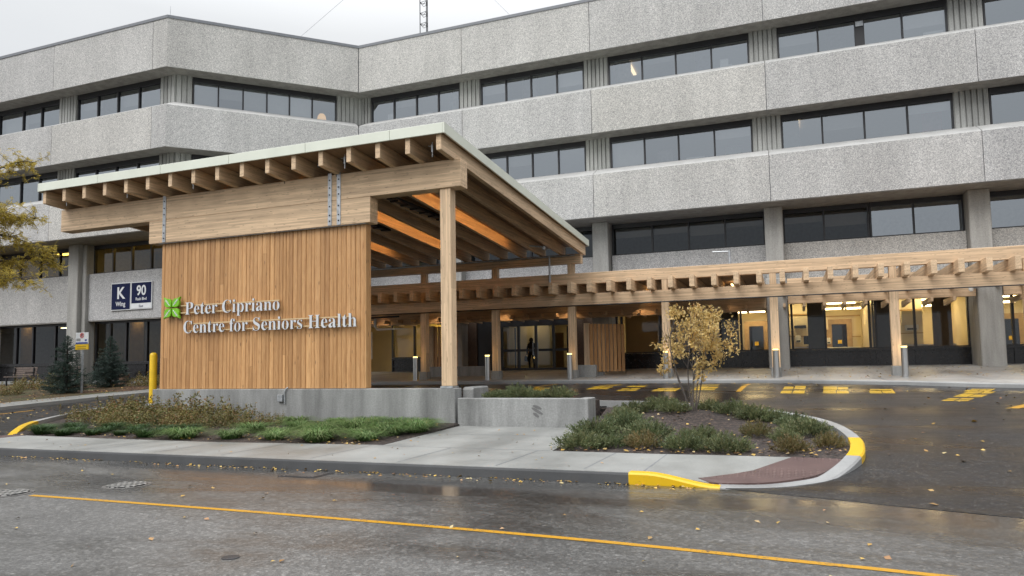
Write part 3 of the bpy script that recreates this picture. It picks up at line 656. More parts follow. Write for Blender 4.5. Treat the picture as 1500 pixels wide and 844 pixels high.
# interiors: slabs, rear walls, partitions, ceiling lights
m=MB()
for z in (8.30,12.2,16.0): 
    m.add([(-70,25.9,z),(-27.2,25.9,z),(-20.8,32.3,z),(36,32.3,z),(36,40,z),(-70,40,z)],[(0,1,2,3,4,5)])
m.build('ceiling_slab',M['ceil'],bld,fix=False)
m=MB()
for z in (6.5,10.3,14.2): m.add([(-70,26.6,z),(-27.5,26.6,z),(-21.1,33.0,z),(36,33.0,z),(36,40,z),(-70,40,z)],[(0,1,2,3,4,5)])
m.add([(-70,26.9,1.26),(-27.6,26.9,1.26),(-21.2,33.25,1.26),(36,33.25,1.26),(36,46,1.26),(-70,46,1.26)],[(0,1,2,3,4,5)])
m.build('floor_slab',M['rfloor'],bld,fix=False)
m=MB(); m.box(-24,36,38.0,38.2,4.3,18); m.box(-70,-30,31,31.2,4.3,18); m.prism([(-30,31),(-23,38),(-23.1,38.1),(-30.1,31.1)],'z',4.3,18)
for x in (-24,-16,-8.2,-.6,7.1,14.6,21): m.box(x,x+.15,33.3,38,6.55,18)
for x in (-41,-34.2,-48): m.box(x,x+.15,27.2,31,6.55,18)
m.build('interior_wall',M['room'],bld)
# ground floor rooms
m=MB(); m.box(-29,-15.9,37,37.15,1.26,4.2); m.box(-24.1,-24,31.5,37,1.26,4.2); m.box(-8.9,-8.75,33.3,39,1.26,4.2); m.box(-8.75,36,38.5,38.65,1.26,4.2); m.box(-.75,-.55,33.3,38.5,1.26,4.2); m.box(6.95,7.15,33.3,38.5,1.26,4.2); m.box(-15.95,-15.8,33.3,46,1.26,4.2); m.box(-15.8,-8.9,45,45.15,1.26,4.2)
m.box(-2.9,-2.75,35.6,38.5,1.26,4.2); m.box(3.25,3.4,35.2,38.5,1.26,4.2); m.box(.95,1.1,35.8,38.5,1.26,4.2)
m.build('interior_wall',M['cream'],bld)
m=MB(); m.add([(-24,33.2,4.2),(36,33.2,4.2),(36,46,4.2),(-24,46,4.2)],[(0,1,2,3)]); m.add([(-70,27,4.2),(-27.8,27,4.2),(-24,31,4.2),(-24,46,4.2),(-70,46,4.2)],[(0,1,2,3,4)]); m.build('ceiling_slab',M['ceil'],bld,fix=False)
m=MB(); m.box(-70,-30,33,33.2,1.26,4.2); m.box(-34.3,-34.1,27.2,33,1.26,4.2); m.box(-30.2,-27.8,32.9,33.1,1.26,4.2); m.build('interior_wall',M['room'],bld)
def clight(x,y,w,d,z=4.19,mat='panel'):
    m=MB(); m.box(x-w/2,x+w/2,y-d/2,y+d/2,z-.03,z-.002); m.build('ceiling_light',M[mat],bld)
for x in (-6.6,-4.6,-1.9,.3,1.9,3.9,5.6,8.3,10,12.2): 
    clight(x,35.2,1.2,.3); clight(x+.4,37,1.2,.3)
clight(-18.2,34.6,1.6,.3,mat='yelpanel'); clight(-18.2,36.2,1.6,.3,mat='yelpanel')
clight(-12,43.2,1.2,.3)
for x,y,w,d in ((-29.6,28.2,2.2,1.5),(-38.2,28.4,1.4,1.2)): clight(x,y,w,d,8.28,'yelpanel')
clight(-31.6,30.5,1.0,.3,4.19); clight(-40.3,30.5,1.0,.3,4.19)
# inner doors and dark dividers seen through the glass
def idoor(x,y,w=1.0,mat='oak'):
    m=MB(); m.box(x-w/2-.07,x+w/2+.07,y-.06,y-.01,1.26,3.5); d=m.build('inner_door',M[mat],bld)
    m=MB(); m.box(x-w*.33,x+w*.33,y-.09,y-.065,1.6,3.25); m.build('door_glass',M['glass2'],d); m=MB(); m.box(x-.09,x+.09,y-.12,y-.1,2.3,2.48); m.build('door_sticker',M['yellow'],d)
idoor(-1.55,37.6); idoor(2.25,38.45); idoor(9.3,38.45); idoor(-5.2,38.45)
m=MB()
for a,b in ((.74,1.44),(3.28,4.0),(-3.0,-2.15)): m.box(a,b,33.9,33.96,2.0,4.18)
m.build('window_blind',plain('grey_blind',(.085,.08,.075),.8),bld)
m=MB(); m.box(-7.25,-4.3,33.6,33.64,2.02,4.18); tb_=NT('tan_fabric_blind'); tb_.B(Base_Color=(.40,.33,.22,1),Roughness=.9); tl_=tb_.n('ShaderNodeBsdfTranslucent',{'Color':(.30,.23,.13,1)}); mx_=tb_.n('ShaderNodeMixShader',{0:.6}); tb_.t.links.new(tb_.b.outputs[0],mx_.inputs[1]); tb_.t.links.new(tl_.outputs[0],mx_.inputs[2]); tb_.t.links.new(mx_.outputs[0],tb_.t.nodes['Material Output'].inputs['Surface']); m.build('window_blind',tb_.m,bld)
# room fittings: wall trim, upper cabinets, linear fixtures
for a,b,y in ((-.5,.92,35.78),(3.45,5.4,35.5),(1.15,3.2,38.46)):
    m=MB(); m.box(a,b,y-.02,y,2.62,2.66); m.box(a,b,y-.025,y,3.62,3.68); m.build('wall_trim',M['oak'],bld)
for a,b,y in ((1.2,1.75,38.3),(4.55,5.35,35.4),(7.3,8.4,38.3),(-4.0,-3.1,38.3)):
    m=MB(); m.box(a,b,y-.22,y+.1,3.0,3.6); m.build('upper_cabinet',M['cream'],bld)
for a,b,y in ((1.5,2.4,36.3),(2.5,3.1,36.4),(-2.6,-1.0,36.2),(7.6,9.0,36.2),(4.9,6.3,36.6)):
    m=MB(); m.box(a,b,y-.06,y+.06,3.85,3.92); m.build('linear_fixture',M['panel'],bld)
m=MB(); m.box(5.6,6.3,34.4,34.5,2.0,4.18); m.build('interior_wall',plain('brown_partition',(.12,.085,.055),.7),bld)
clight(-31.8,27.6,.5,.12); clight(-40.1,27.6,.5,.12)
m=MB(); m.tube([(-26.7,24.85,18.2),(-26.7,24.85,18.75)],.012,5); m.build('lightning_rod',M['steel'],bld)
m=MB(); m.box(-32.35,-31.35,27.9,27.94,1.3,4.1); m.box(-40.7,-39.5,27.9,27.94,1.3,4.1); m.build('window_blind',M['oak'],bld)
# entrance
m=MB()
ex0,ex1=-13.35,-9.75; Y=33.05
for x in (ex0,-12.45,-11.55,-10.65,ex1): m.box(x-.06,x+.06,Y-.06,Y+.06,1.26,3.5)
m.box(ex0-.06,ex1+.06,Y-.08,Y+.08,3.42,3.62); m.box(ex0-.06,ex1+.06,Y-.05,Y+.05,2.18,2.30); m.box(ex0-.06,ex1+.06,Y-.05,Y+.05,1.25,1.38)
m.box(ex0-1.3,ex0-.06,Y-.04,Y+.04,1.25,4.1); m.box(ex0-.06,ex1+.1,Y-.04,Y+.04,3.6,4.1)
for x in (-12.95,-10.2): m.box(x-.03,x+.03,Y+.8,Y+.86,1.3,3.4)
dr=m.build('entrance_door',M['frame'],bld)
m=MB(); m.add([(ex0,Y,1.38),(ex1,Y,1.38),(ex1,Y,3.42),(ex0,Y,3.42)],[(0,1,2,3)]); m.build('door_glass',M['glass0'],dr,fix=False)
for x in (-11.68,-11.42): m=MB(); m.tube([(x,Y-.1,2.0),(x,Y-.1,2.6)],.018); m.build('handle',M['steel'],dr)
m=MB(); bw_=plain('brown_brick_wall',(.10,.065,.045),.8,var=.3,scale=14); m.box(-15.2,-14.65,32.9,33.1,1.2,4.12); m.build('brown_wall',bw_,bld); m=MB(); m.box(-9.6,-8.5,33.0,33.14,1.2,4.12); m.build('brown_wall',bw_,bld)
clight(-13.3,37.2,.7,.2)
m=MB(); m.box(-14.9,-12.35,38,38.1,1.26,4.19); m.build('interior_wall',M['cream'],bld)
m=MB(); m.box(-14.6,-12.6,41,41.1,1.26,3.4); m.box(-11.5,-10.4,41,41.1,1.26,3.4); m.build('interior_wall',M['oak'],bld)
# ------------------------------------------------------------------ entrance canopy
can=thing('entrance_canopy','large timber entrance canopy with pale green roof edge and cedar clad wall facing the road','canopy',(-13.8,15.4,1.0))
SL=.063
zr=lambda y: 7.13-SL*(y-14.45)
x0,x1=-20.5,-7.2
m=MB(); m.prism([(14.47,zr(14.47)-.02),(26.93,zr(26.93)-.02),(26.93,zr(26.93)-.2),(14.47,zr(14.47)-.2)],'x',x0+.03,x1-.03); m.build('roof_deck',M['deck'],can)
def fpan(a,b):
    m=MB(); m.box(a,b,14.42,14.465,zr(14.45)-.235,zr(14.45)+.01); m.build('fascia',M['fascia'],can,bevel=.006)
fx=[x0,-18.1,-15.75,-13.4,-11.0,-8.6,x1]
for a,b in zip(fx[:-1],fx[1:]): fpan(a+.004,b-.004)
for xs in (x1,x0-.04):
    m=MB(); m.prism([(14.42,zr(14.45)+.01),(26.97,zr(26.97)+.01),(26.97,zr(26.97)-.225),(14.42,zr(14.45)-.235)],'x',xs,xs+.04); m.build('fascia',M['fascia'],can)
m=MB(); m.box(x0,x1,26.94,26.975,zr(26.95)-.225,zr(26.95)+.01); m.build('fascia',M['fascia'],can)
m=MB(); m.prism([(14.44,zr(14.44)+.012),(26.96,zr(26.96)+.012),(26.96,zr(26.96)+.0),(14.44,zr(14.44)+.0)],'x',x0-.03,x1+.03); m.build('roof_sheet',M['fascia'],can)
zt=lambda y: zr(y)-.205
rx=[-20.35+.8125*i for i in range(17)]
def rafm(xc,w=.13):
    m=MB(); m.prism([(14.5,zt(14.5)),(26.88,zt(26.88)),(26.88,zt(26.88)-.385),(14.5,zt(14.5)-.385)],'x',xc-w/2,xc+w/2); return m
r0=rafm(rx[0]).build('rafter',M['gly'],can,bevel=.006)
for i in range(1,17): c=r0.copy(); link(c,can); c.location.x+=rx[i]-rx[0]
m=MB(); m.box(-20.6,-7.14,15.222,15.60,5.835,6.50); m.build('front_beam',M['glx'],can,bevel=.008)
m=MB(); m.box(-17.0,-9.64,15.222,15.58,5.18,5.832); m.build('lower_beam',M['glx'],can,bevel=.008)
m=MB(); m.box(-20.5,-7.36,26.45,26.72,5.41,5.775); m.build('back_beam',M['glx'],can,bevel=.008)
m=MB(); m.box(-7.72,-7.44,15.27,15.55,1.10,5.83); p_=m.build('post',M['glz'],can,bevel=.008)
m=MB(); m.box(-7.74,-7.42,15.25,15.57,1.045,1.10); m.build('base_plate',M['steel'],p_)
for x in (-14.19,-10.97,-7.79,-17.4):
    m=MB(); m.box(x-.125,x+.125,26.48,26.70,4.86,5.41); m.build('post',M['glz'],can)
for x in (-20.0,): 
    m=MB(); m.box(x-.15,x+.15,26.48,26.76,1.0,5.41); m.build('post',M['glz'],can)
# galvanised straps with bolts over the two front beams
for x,zt_ in ((-16.42,6.52),(-10.83,6.54),(-10.56,6.54)):
    m=MB(); m.box(x-.055,x+.055,15.204,15.2205,5.19,zt_); s_=m.build('steel_strap',M['steel'],can)
    m=MB()
    for z in (5.30,5.45,5.68): m.lathe((x,0,0),[(.001,0)],3) if False else m.prism([(x-.016,z-.016),(x+.016,z-.016),(x+.016,z+.016),(x-.016,z+.016)],'y',15.190,15.203)
    for z in (5.98,6.16,6.36): m.prism([(x-.016,z-.016),(x+.016,z-.016),(x+.016,z+.016),(x-.016,z+.016)],'y',15.190,15.203)
    m.build('bolt',M['black'],s_)
# cedar wall: upright boards of uneven length butted together
m=MB(); x=-16.62; bw=.1385
while x<-9.86:
    w=bw*random.choice((.72,.85,1,1,1.1,1.25)); 
    if x+w>-9.84: w=-9.84-x
    if w<.03: break
    zj=random.choice((None,None,random.uniform(1.6,4.8))); d=random.uniform(0,.012)
    for a,b in (((1.055,zj-.002),(zj+.002,5.17)) if zj else ((1.055,5.17),)):
        q=.016; y1=15.40
        P=[(x+.002,y1)]+[(x+.002+(w-.004)*(.5-.5*math.cos(math.pi*t_/8)),15.368-d-.024*math.sin(math.pi*t_/8)**.8) for t_ in range(9)]+[(x+w-.002,y1)]
        m.prism(P,'z',a,b)
    x+=w
cw=m.build('board_wall',M['clad'],can)
m=MB(); m.box(-16.6,-9.90,15.405,15.56,1.05,5.17); m.build('wall_backing',M['black'],can)
m=MB(); m.box(-9.895,-9.845,15.405,15.58,1.055,5.17); m.build('end_board',M['clad'],can)
m=MB(); m.box(-16.66,-9.80,15.25,15.42,5.168,5.179); m.build('flashing',M['steel'],can)
# sprinkler drops and conduit between the rafter ends
for i in (0,3,6,12,15):
    x=rx[i]+.47; m=MB(); m.tube([(x,14.85,6.86),(x,14.85,6.50)],.014,8); m.box(x-.02,x+.02,14.83,14.87,6.62,6.80); m.tube([(x,14.85,6.76),(x-.12,14.87,6.78)],.01,6); m.build('sprinkler_drop',M['steel'],can)
for i in (9,11): 
    x=rx[i]+.55; m=MB(); m.box(x-.05,x+.05,14.8,14.86,6.62,6.70); m.tube([(x,14.83,6.66),(x+.1,14.9,6.64),(x+.22,15.2,6.52),(x+.24,15.24,6.4)],.012,6); m.build('conduit',M['black'],can)
for i in (13,10,7):
    x=rx[i+1]-.07; m=MB(); m.prism([(16.9,zt(16.9)-.18),(24.6,zt(24.6)-.18),(24.6,zt(24.6)-.205),(16.9,zt(16.9)-.205)],'x',x-.02,x-.0); m.build('light_strip',M['strip'],can)
for i,(a,b) in ((12,(17.2,20.6)),(9,(18.2,21.2))):
    x=rx[i]+.34; m=MB()
    m.box(x-.10,x+.10,a,b,zt(b)-.30,zt(b)-.2); 
    for k in range(6): y=a+(b-a)*(k+.5)/6; m.box(x-.13,x+.13,y-.05,y+.05,zt(b)-.33,zt(b)-.28)
    m.build('radiant_heater',M['black'],can)
m=MB(); m.tube([(-20,26.38,5.72),(-7.6,26.38,5.72)],.035,8); m.tube([(-8.6,26.36,5.74),(-8.6,26.36,4.72)],.038,10); m.build('drain_pipe',M['steel'],can,smooth=True)
m=MB(); m.lathe((-8.1,24.2,5.72),[(.01,-.06),(.05,-.06),(.06,-.02),(.06,.05),(.02,.06)],12); m.tube([(-8.1,24.2,5.75),(-8.6,24.1,5.82)],.03); m.build('flood_light',M['steel'],can,smooth=True)

# ------------------------------------------------------------------ covered walkway (pergola) in front of the building
per=thing('covered_walkway','long low timber pergola of closely spaced rafters running along the front of the hospital','pergola',(-2,26.6,.95))
PX=[-20.6,-17.4,-14.19,-10.97,-7.79,-4.21,-.48,3.24,6.97,10.7]
m=MB(); m.box(-21.2,14,26.42,26.70,3.79,4.21); m.build('front_beam',M['glx'],per,bevel=.008)
m=MB(); m.box(-21.2,14,26.44,26.68,4.60,5.02); m.build('upper_beam',M['glx'],per,bevel=.008)
for k,x in enumerate(PX):
    m=MB(); m.box(x-.135,x+.135,26.43,26.70,1.32,3.79); m.box(x-.11,x+.11,26.45,26.67,4.21,4.60); p_=m.build('post',M['glz'],per,bevel=.008)
    m=MB(); m.box(x-.17,x+.17,26.36,26.77,.9,1.32); m.build('concrete_base',M['conc'],p_,bevel=.015)
rs=.738; n0=-28
za=lambda y: 4.63-.004*(y-25.75)
def praf(x):
    m=MB(); m.prism([(25.75,za(25.75)),(31.45,za(31.45)),(31.45,za(31.45)-.41),(25.75,za(25.75)-.415)],'x',x-.085,x+.085); return m
xs=[-.16+.7475*k for k in range(-27,19)]
def psub(x):
    m=MB(); m.prism([(31.0,3.855),(32.9,3.855),(32.9,3.62),(31.0,3.70)],'x',x-.045,x+.045); return m
q0=psub(xs[0]).build('under_rafter',M['gly'],per)
for x in xs[1:]:
    if x>-20.5 and not (6.4<x<7.8): c=q0.copy(); link(c,per); c.location.x+=x-xs[0]
pr=praf(xs[0]).build('rafter',M['gly'],per,bevel=.006)
for x in xs[1:]: c=pr.copy(); link(c,per); c.location.x+=x-xs[0]
for a,b in ((-.02,6.62),(7.5,14.0)):
    m=MB(); m.box(a,b,31.5,31.72,3.86,4.90); m.build('rear_beam',M['glx'],per,bevel=.008)
m=MB(); m.box(-20.5,-.86,31.5,31.72,3.62,4.75); m.build('rear_beam',M['glx'],per,bevel=.008)
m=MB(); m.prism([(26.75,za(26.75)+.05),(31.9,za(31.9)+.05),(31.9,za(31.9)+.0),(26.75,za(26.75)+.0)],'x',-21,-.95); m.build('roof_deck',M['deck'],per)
m=MB(); m.prism([(26.75,za(26.75)+.07),(31.9,za(31.9)+.07),(31.9,za(31.9)+.052),(26.75,za(26.75)+.052)],'x',-21,-.93); m.build('roof_sheet',M['coping'],per)
for x in (-18.95,-16.0,-12.55,-9.3,-6.0,-2.35):
    y=30.9; z=za(y)-.25
    m=MB(); m.lathe((x,y,z),[(.001,-.025),(.085,-.025),(.09,0),(.09,.03)],14); m.build('downlight',M['warm'],per)
    ld=bpy.data.lights.new('downlight_lamp','SPOT'); ld.energy=26; ld.color=(1,.62,.30); ld.spot_size=R(120); ld.spot_blend=.35; ld.shadow_soft_size=.07; lo=bpy.data.objects.new('downlight_lamp',ld); link(lo,per); lo.location=Vector((x,y,z-.04))-wloc(per)
for x in (-13.3,-8.75,-5.02,-2.0):
    y=28.9; m=MB(); m.box(x-.03,x+.03,y-.35,y+.35,za(y)-.14,za(y)-.10); m.build('light_strip',M['pstrip'],per)
m=MB(); m.tube([(-20,26.2,3.74),(8,26.2,3.76)],.022,6); m.tube([(-19.0,26.9,3.66),(-15.6,26.9,3.7)],.035,8); m.build('conduit',M['black'],per)
m=MB(); m.tube([(-17.1,27.4,3.7),(-17.1,27.4,3.35),(-17.0,27.4,3.2),(-15.3,27.4,3.2)],.06,8); m.tube([(-17.3,27.4,3.1),(-17.3,27.4,1.9)],.05,8); m.build('drain_pipe',M['white'],per,smooth=True)

vp_=MB(); vp_.tube([(-1.95,27.3,4.72),(-1.95,27.3,5.62)],.05,10); vp_.tube([(-1.93,27.3,5.58),(-2.55,27.3,5.60)],.028,8); o=vp_.build('vent_pipe',M['steel'],smooth=True); tag(o,'pale bent steel pipe standing up behind the top beam of the pergola','pipe')
# timber screens standing under the pergola
def screen(name,label,x0,x1,y,dy,z0,z1,mat='clad'):
    s=thing(name,label,'screen',(x0,y,z0),'timber screens under the pergola')
    m=MB(); k=int(abs(x1-x0)/.13); 
    for i in range(k):
        a=x0+(x1-x0)*i/k; b=x0+(x1-x0)*(i+1)/k; ya=y+dy*i/k
        m.box(a+.006,b-.006,ya-.03,ya+.02,z0+.02,z1)
    m.build('slat_panel',M[mat],s); m=MB(); m.box(x0-.22,x0-.01,y-.12,y+.12,z0,z1+.03); m.build('post',M['glz'],s)
    m=MB(); m.box(x0-.55,x1+.02,y-.1+min(0,dy),y+.16+max(0,dy),.9,z0+.02) if False else m.box(x0-.6,x0+.3,y-.16,y+.16,.9,z0+.38) if False else m.box(x0-.25,x0+.55,y-.16,y+.16,.9,z0); m.build('concrete_base',M['conc'],s)
screen('timber_screen','freestanding orange timber slat screen to the right of the entrance doors',-7.55,-6.35,28.2,1.1,1.2,3.15)
screen('timber_screen','shadowed brown timber slat screen behind the low concrete wall, left of the entrance',-15.3,-14.3,29.6,.4,1.2,3.35)
m=MB(); m.box(-15.0,-12.3,28.5,28.75,.9,1.52); o=m.build('low_concrete_wall',M['conc'],bevel=.02); tag(o,'low dim concrete wall under the canopy left of the entrance doors','wall')
m=MB(); m.box(-8.05,-7.1,27.3,27.55,.9,1.5); o=m.build('low_concrete_wall',M['conc'],bevel=.02); tag(o,'short concrete block beside the post right of the entrance doors','wall')

# ------------------------------------------------------------------ concrete walls by the pavement
rw=thing('retaining_wall','long low grey concrete wall carrying the cedar boards and the sign','wall',(-12,15.3,.1))
m=MB(); m.box(-16.78,-7.36,15.25,15.62,-.1,1.045); m.build('wall',M['conc'],rw,bevel=.015)
m=MB(); m.prism([(15.64,.3),(15.64,1.03),(15.72,1.06),(16.6,1.06),(16.6,.3)],'x',-7.36,-7.08); m.build('wall_return',M['conc'],rw,bevel=.03)
m=MB(); m.box(-16.78,-16.5,15.63,17.2,.2,1.04); m.build('wall_return',M['conc'],rw,bevel=.015)
pw=thing('planter_wall','shorter concrete planter wall with junipers behind it and a faded round mark on its face','wall',(-5.6,15.1,.1))
m=MB(); m.box(-7.23,-4.12,15.1,15.33,-.1,.825); m.build('wall',M['conc'],pw,bevel=.015)
m=MB(); m.box(-4.36,-4.12,15.332,15.75,.1,.822); m.build('wall_return',M['conc'],pw,bevel=.015)
m=MB()
for k,(dx,dz,sx,a) in enumerate(((.0,.085,.11,-.35),(0,0,.15,-.5),(-.03,-.085,.08,-.6))):
    P=[]
    for t in range(14):
        an=2*math.pi*t/14; u=math.cos(an)*sx; v=math.sin(an)*.032; P.append((-5.28+dx+u*math.cos(a)-v*math.sin(a),.545+dz+u*math.sin(a)+v*math.cos(a)))
    m.prism(P,'y',15.094,15.1005)
m.build('painted_mark',plain('faded_dark_mark',(.13,.13,.13),.7),pw)
m=MB(); m.box(-7.05,-4.37,15.335,17.1,.2,.70); o=m.build('planter_soil',M['mulch']); o["kind"]='structure'
# junction box on the wall
jb=thing('junction_box','small grey electrical box with bent conduit on the concrete wall below the sign','electrical box',(-12.3,15.25,.75))
m=MB(); m.box(-12.41,-12.25,15.17,15.249,.72,.90); m.build('box',M['steel'],jb,bevel=.01); m=MB(); m.tube([(-12.2,15.215,.66),(-12.2,15.215,.98),(-12.17,15.215,1.04),(-12.12,15.25,1.085)],.018,8); m.build('conduit',M['steel'],jb,smooth=True)

# ------------------------------------------------------------------ lettering
GLY={
'C':(468,[[257,-11,193,-3,137,20,91,56,56,104,34,162,26,228,34,294,56,351,92,399,139,435,195,458,259,465,309,459,367,440,377,436,388,435,408,443,419,465,437,465,437,308,420,308,392,364,356,407,313,434,265,443,174,389,144,226,177,74,278,24,318,29,358,45,395,71,428,106,447,89,365,14]]),
'H':(523,[[15,0,15,17,45,22,62,32,72,50,75,81,75,379,71,406,62,424,44,434,16,439,16,455,242,455,242,439,220,436,204,432,193,425,187,415,183,400,182,379,182,251,342,251,342,379,341,400,337,415,331,425,320,432,304,436,282,439,282,455,507,455,507,439,478,434,461,424,452,407,449,379,449,81,452,52,461,33,478,22,507,17,507,0,282,0,282,17,311,21,329,31,339,49,342,81,342,221,182,221,182,81,185,50,194,32,212,22,242,17,242,0]]),
'P':(418,[[15,0,15,17,45,22,62,32,72,50,75,81,75,379,71,406,62,424,44,434,16,439,16,455,214,455,287,451,336,440,366,422,390,398,404,367,409,332,398,280,367,240,314,214,242,206,182,206,182,81,185,50,194,32,212,22,242,17,242,0],[182,230,201,230,244,235,272,253,287,283,292,329,288,375,275,406,252,425,216,431,199,429,189,424,184,414,182,398]]),
'S':(390,[[43,-11,43,158,62,158,83,94,111,50,149,24,197,15,231,20,257,36,273,60,279,89,265,129,225,160,163,191,112,221,77,253,56,289,50,332,54,370,67,403,88,429,115,449,148,462,185,466,206,465,229,461,255,456,282,448,287,447,291,446,296,445,300,445,313,450,320,466,339,466,339,319,322,319,310,354,293,385,272,410,248,429,222,441,194,445,163,440,140,426,125,406,120,380,124,356,137,336,159,319,189,303,253,273,290,253,317,233,337,211,350,188,357,162,359,133,354,93,339,58,314,29,281,8,240,-6,192,-10,175,-9,158,-8,142,-4,126,1,110,6,98,9,90,11,85,12,75,11,69,7,65,0,61,-11]]),
'a':(344,[[255,-10,216,1,200,35,151,2,95,-9,64,-4,40,11,25,34,20,63,31,104,63,136,119,164,199,190,199,241,196,266,187,282,171,292,148,296,115,290,104,274,106,268,113,257,121,243,123,231,120,215,110,202,95,194,77,191,59,194,45,203,36,218,33,236,37,259,49,278,69,295,95,308,126,316,162,318,223,312,263,292,285,259,293,210,293,62,293,48,295,40,298,36,304,34,312,36,320,42,329,28,294,-1],[151,34,162,35,174,41,187,50,199,63,199,169,138,139,118,84,126,46]]),
'e':(301,[[154,-10,117,-5,85,10,58,35,37,69,24,109,19,157,24,201,38,240,59,273,87,298,120,313,157,318,209,309,249,280,274,234,283,173,283,166,117,166,138,73,199,42,237,53,270,86,285,73,228,11],[116,192,201,192,201,215,199,252,193,277,181,292,161,297,127,274,116,203]]),
'f':(214,[[15,0,15,16,30,18,40,22,46,27,50,35,52,48,52,73,52,277,16,277,16,310,52,310,52,353,60,400,85,436,123,457,174,465,212,460,240,446,257,425,263,400,260,381,252,367,239,358,224,355,208,358,195,365,187,376,185,391,187,405,193,420,194,423,196,426,197,430,197,433,193,441,180,443,163,440,153,430,149,413,148,390,148,310,203,310,203,277,148,277,148,65,150,40,158,26,173,18,199,16,199,0]]),
'h':(381,[[18,0,18,16,35,19,45,26,51,37,52,56,52,399,51,417,46,429,36,437,19,440,19,455,148,455,148,267,190,305,243,318,309,292,330,212,330,56,332,38,337,26,347,19,363,16,363,0,202,0,202,16,207,16,228,26,235,56,235,217,234,241,229,258,219,268,203,271,173,262,148,235,148,56,149,38,154,26,164,19,180,16,180,0]]),
'i':(198,[[101,362,81,366,65,376,54,393,50,412,54,432,65,449,81,460,101,463,120,460,137,449,147,432,151,412,147,393,136,376,120,366],[18,0,18,16,35,19,45,26,51,37,52,56,52,252,51,272,47,285,37,291,20,293,21,310,148,310,148,56,150,38,154,26,164,19,180,16,180,0]]),
'l':(199,[[18,0,18,16,35,19,45,26,51,37,52,56,52,398,51,417,47,429,38,436,20,439,20,455,148,455,148,56,150,38,154,26,164,19,180,16,180,0]]),
'n':(381,[[18,0,18,16,35,19,45,26,51,37,52,56,52,253,51,271,46,284,36,291,19,294,19,310,148,310,148,267,190,306,243,318,309,292,330,212,330,56,332,38,337,26,347,19,363,16,363,0,202,0,202,16,207,16,228,26,235,56,235,217,234,241,229,258,219,268,203,271,173,262,148,235,148,56,149,38,154,26,164,19,180,16,180,0]]),
'o':(336,[[169,-10,127,-5,90,11,60,37,38,70,24,110,19,154,24,199,38,239,60,272,90,297,127,313,168,318,209,313,245,298,275,273,298,240,312,200,317,154,312,108,298,69,275,36,245,11,210,-5],[169,11,193,18,209,39,214,56,217,81,219,114,220,154,217,227,208,271,192,292,169,299,144,292,128,271,120,227,117,154,118,114,120,82,123,56,128,39,144,18]]),
'p':(371,[[17,-139,17,-124,31,-122,40,-117,47,-110,50,-101,52,-86,52,-64,52,243,51,269,46,283,37,291,19,295,19,310,143,310,143,263,180,305,230,319,264,314,293,298,317,274,335,241,346,203,350,160,346,113,334,72,316,38,291,12,261,-5,227,-10,183,1,148,32,148,-58,149,-81,152,-99,158,-110,167,-118,180,-121,197,-123,197,-139],[195,28,222,36,239,59,249,99,253,154,250,208,241,248,225,270,199,278,171,267,148,235,148,69,167,38]]),
'r':(287,[[18,0,18,16,35,19,45,26,51,37,52,56,52,252,51,273,46,285,37,291,20,293,21,310,146,310,146,252,165,280,187,301,210,314,233,318,258,315,275,304,286,287,289,266,287,248,278,234,265,225,248,222,233,224,222,231,214,240,207,250,199,257,189,260,175,255,162,241,152,220,149,192,149,56,152,37,159,25,173,19,197,16,197,0]]),
's':(288,[[151,-10,122,-6,87,6,80,8,73,9,60,4,51,-9,36,-9,36,105,53,105,66,68,87,39,112,21,140,15,162,18,179,27,189,40,192,58,183,84,156,105,107,130,76,148,54,169,41,193,37,220,44,259,65,291,98,312,141,319,153,318,166,316,181,312,199,308,202,307,206,306,210,305,213,305,223,308,230,319,244,319,244,222,228,222,215,254,196,277,174,291,149,296,130,294,116,286,108,274,105,259,107,244,115,232,128,222,146,212,191,189,221,172,241,151,253,127,257,95,250,51,228,18,194,-3]]),
't':(228,[[124,-9,89,-4,66,10,53,36,48,71,48,279,20,279,20,300,57,336,88,369,112,398,129,424,144,424,144,310,208,310,208,279,144,279,144,82,146,64,149,51,157,43,168,40,189,49,206,75,222,66,182,9]])}
def glyph_text(name,txt,x,y,z,sc,mat,side,parent,depth=.03,offs=-.0055,sp=190):
    cu=bpy.data.curves.new(name,'CURVE'); cu.dimensions='2D'; cu.fill_mode='BOTH'; cu.extrude=depth/sc/2; cu.bevel_depth=0; cu.offset=offs
    pen=0
    for ch in txt:
        if ch==' ': pen+=sp; continue
        adv,loops=GLY[ch]
        for L in loops:
            s=cu.splines.new('POLY'); n=len(L)//2; s.points.add(n-1); s.use_cyclic_u=True
            for i in range(n): s.points[i].co=((pen+L[2*i])/1000,L[2*i+1]/1000,0,1)
        pen+=adv
    return curve_mesh(name,cu,(x,y,z),sc,mat,side,parent)
def curve_mesh(name,cu,loc,sc,mat,side,parent,rot=None):
    tmp=bpy.data.objects.new('tmp',cu); COL.objects.link(tmp); bpy.context.view_layer.update()
    me=bpy.data.meshes.new_from_object(tmp.evaluated_get(bpy.context.evaluated_depsgraph_get()))
    bpy.data.objects.remove(tmp); bpy.data.curves.remove(cu)
    Mx=Matrix.Translation(Vector(loc)-wloc(parent))@(rot or Matrix.Rotation(R(90),4,'X'))@Matrix.Scale(sc,4); me.transform(Mx); me.name=name
    me.materials.clear(); me.materials.append(mat); me.materials.append(side or mat)
    for p in me.polygons: p.material_index=0 if abs(p.normal.y)>.7 else 1
    return link(bpy.data.objects.new(name,me),parent)
def sans(name,txt,x,y,z,h,mat,parent,align='CENTER',bold=.012,depth=.004,sx=1.):
    cu=bpy.data.curves.new(name,'FONT'); cu.body=txt; cu.align_x=align; cu.extrude=depth/h/2; cu.offset=bold; cu.size=1
    return curve_mesh(name,cu,(x,y,z),h/.73,mat,None,parent,Matrix.Rotation(R(90),4,'X')@Matrix.Scale(sx,4,(1,0,0)))
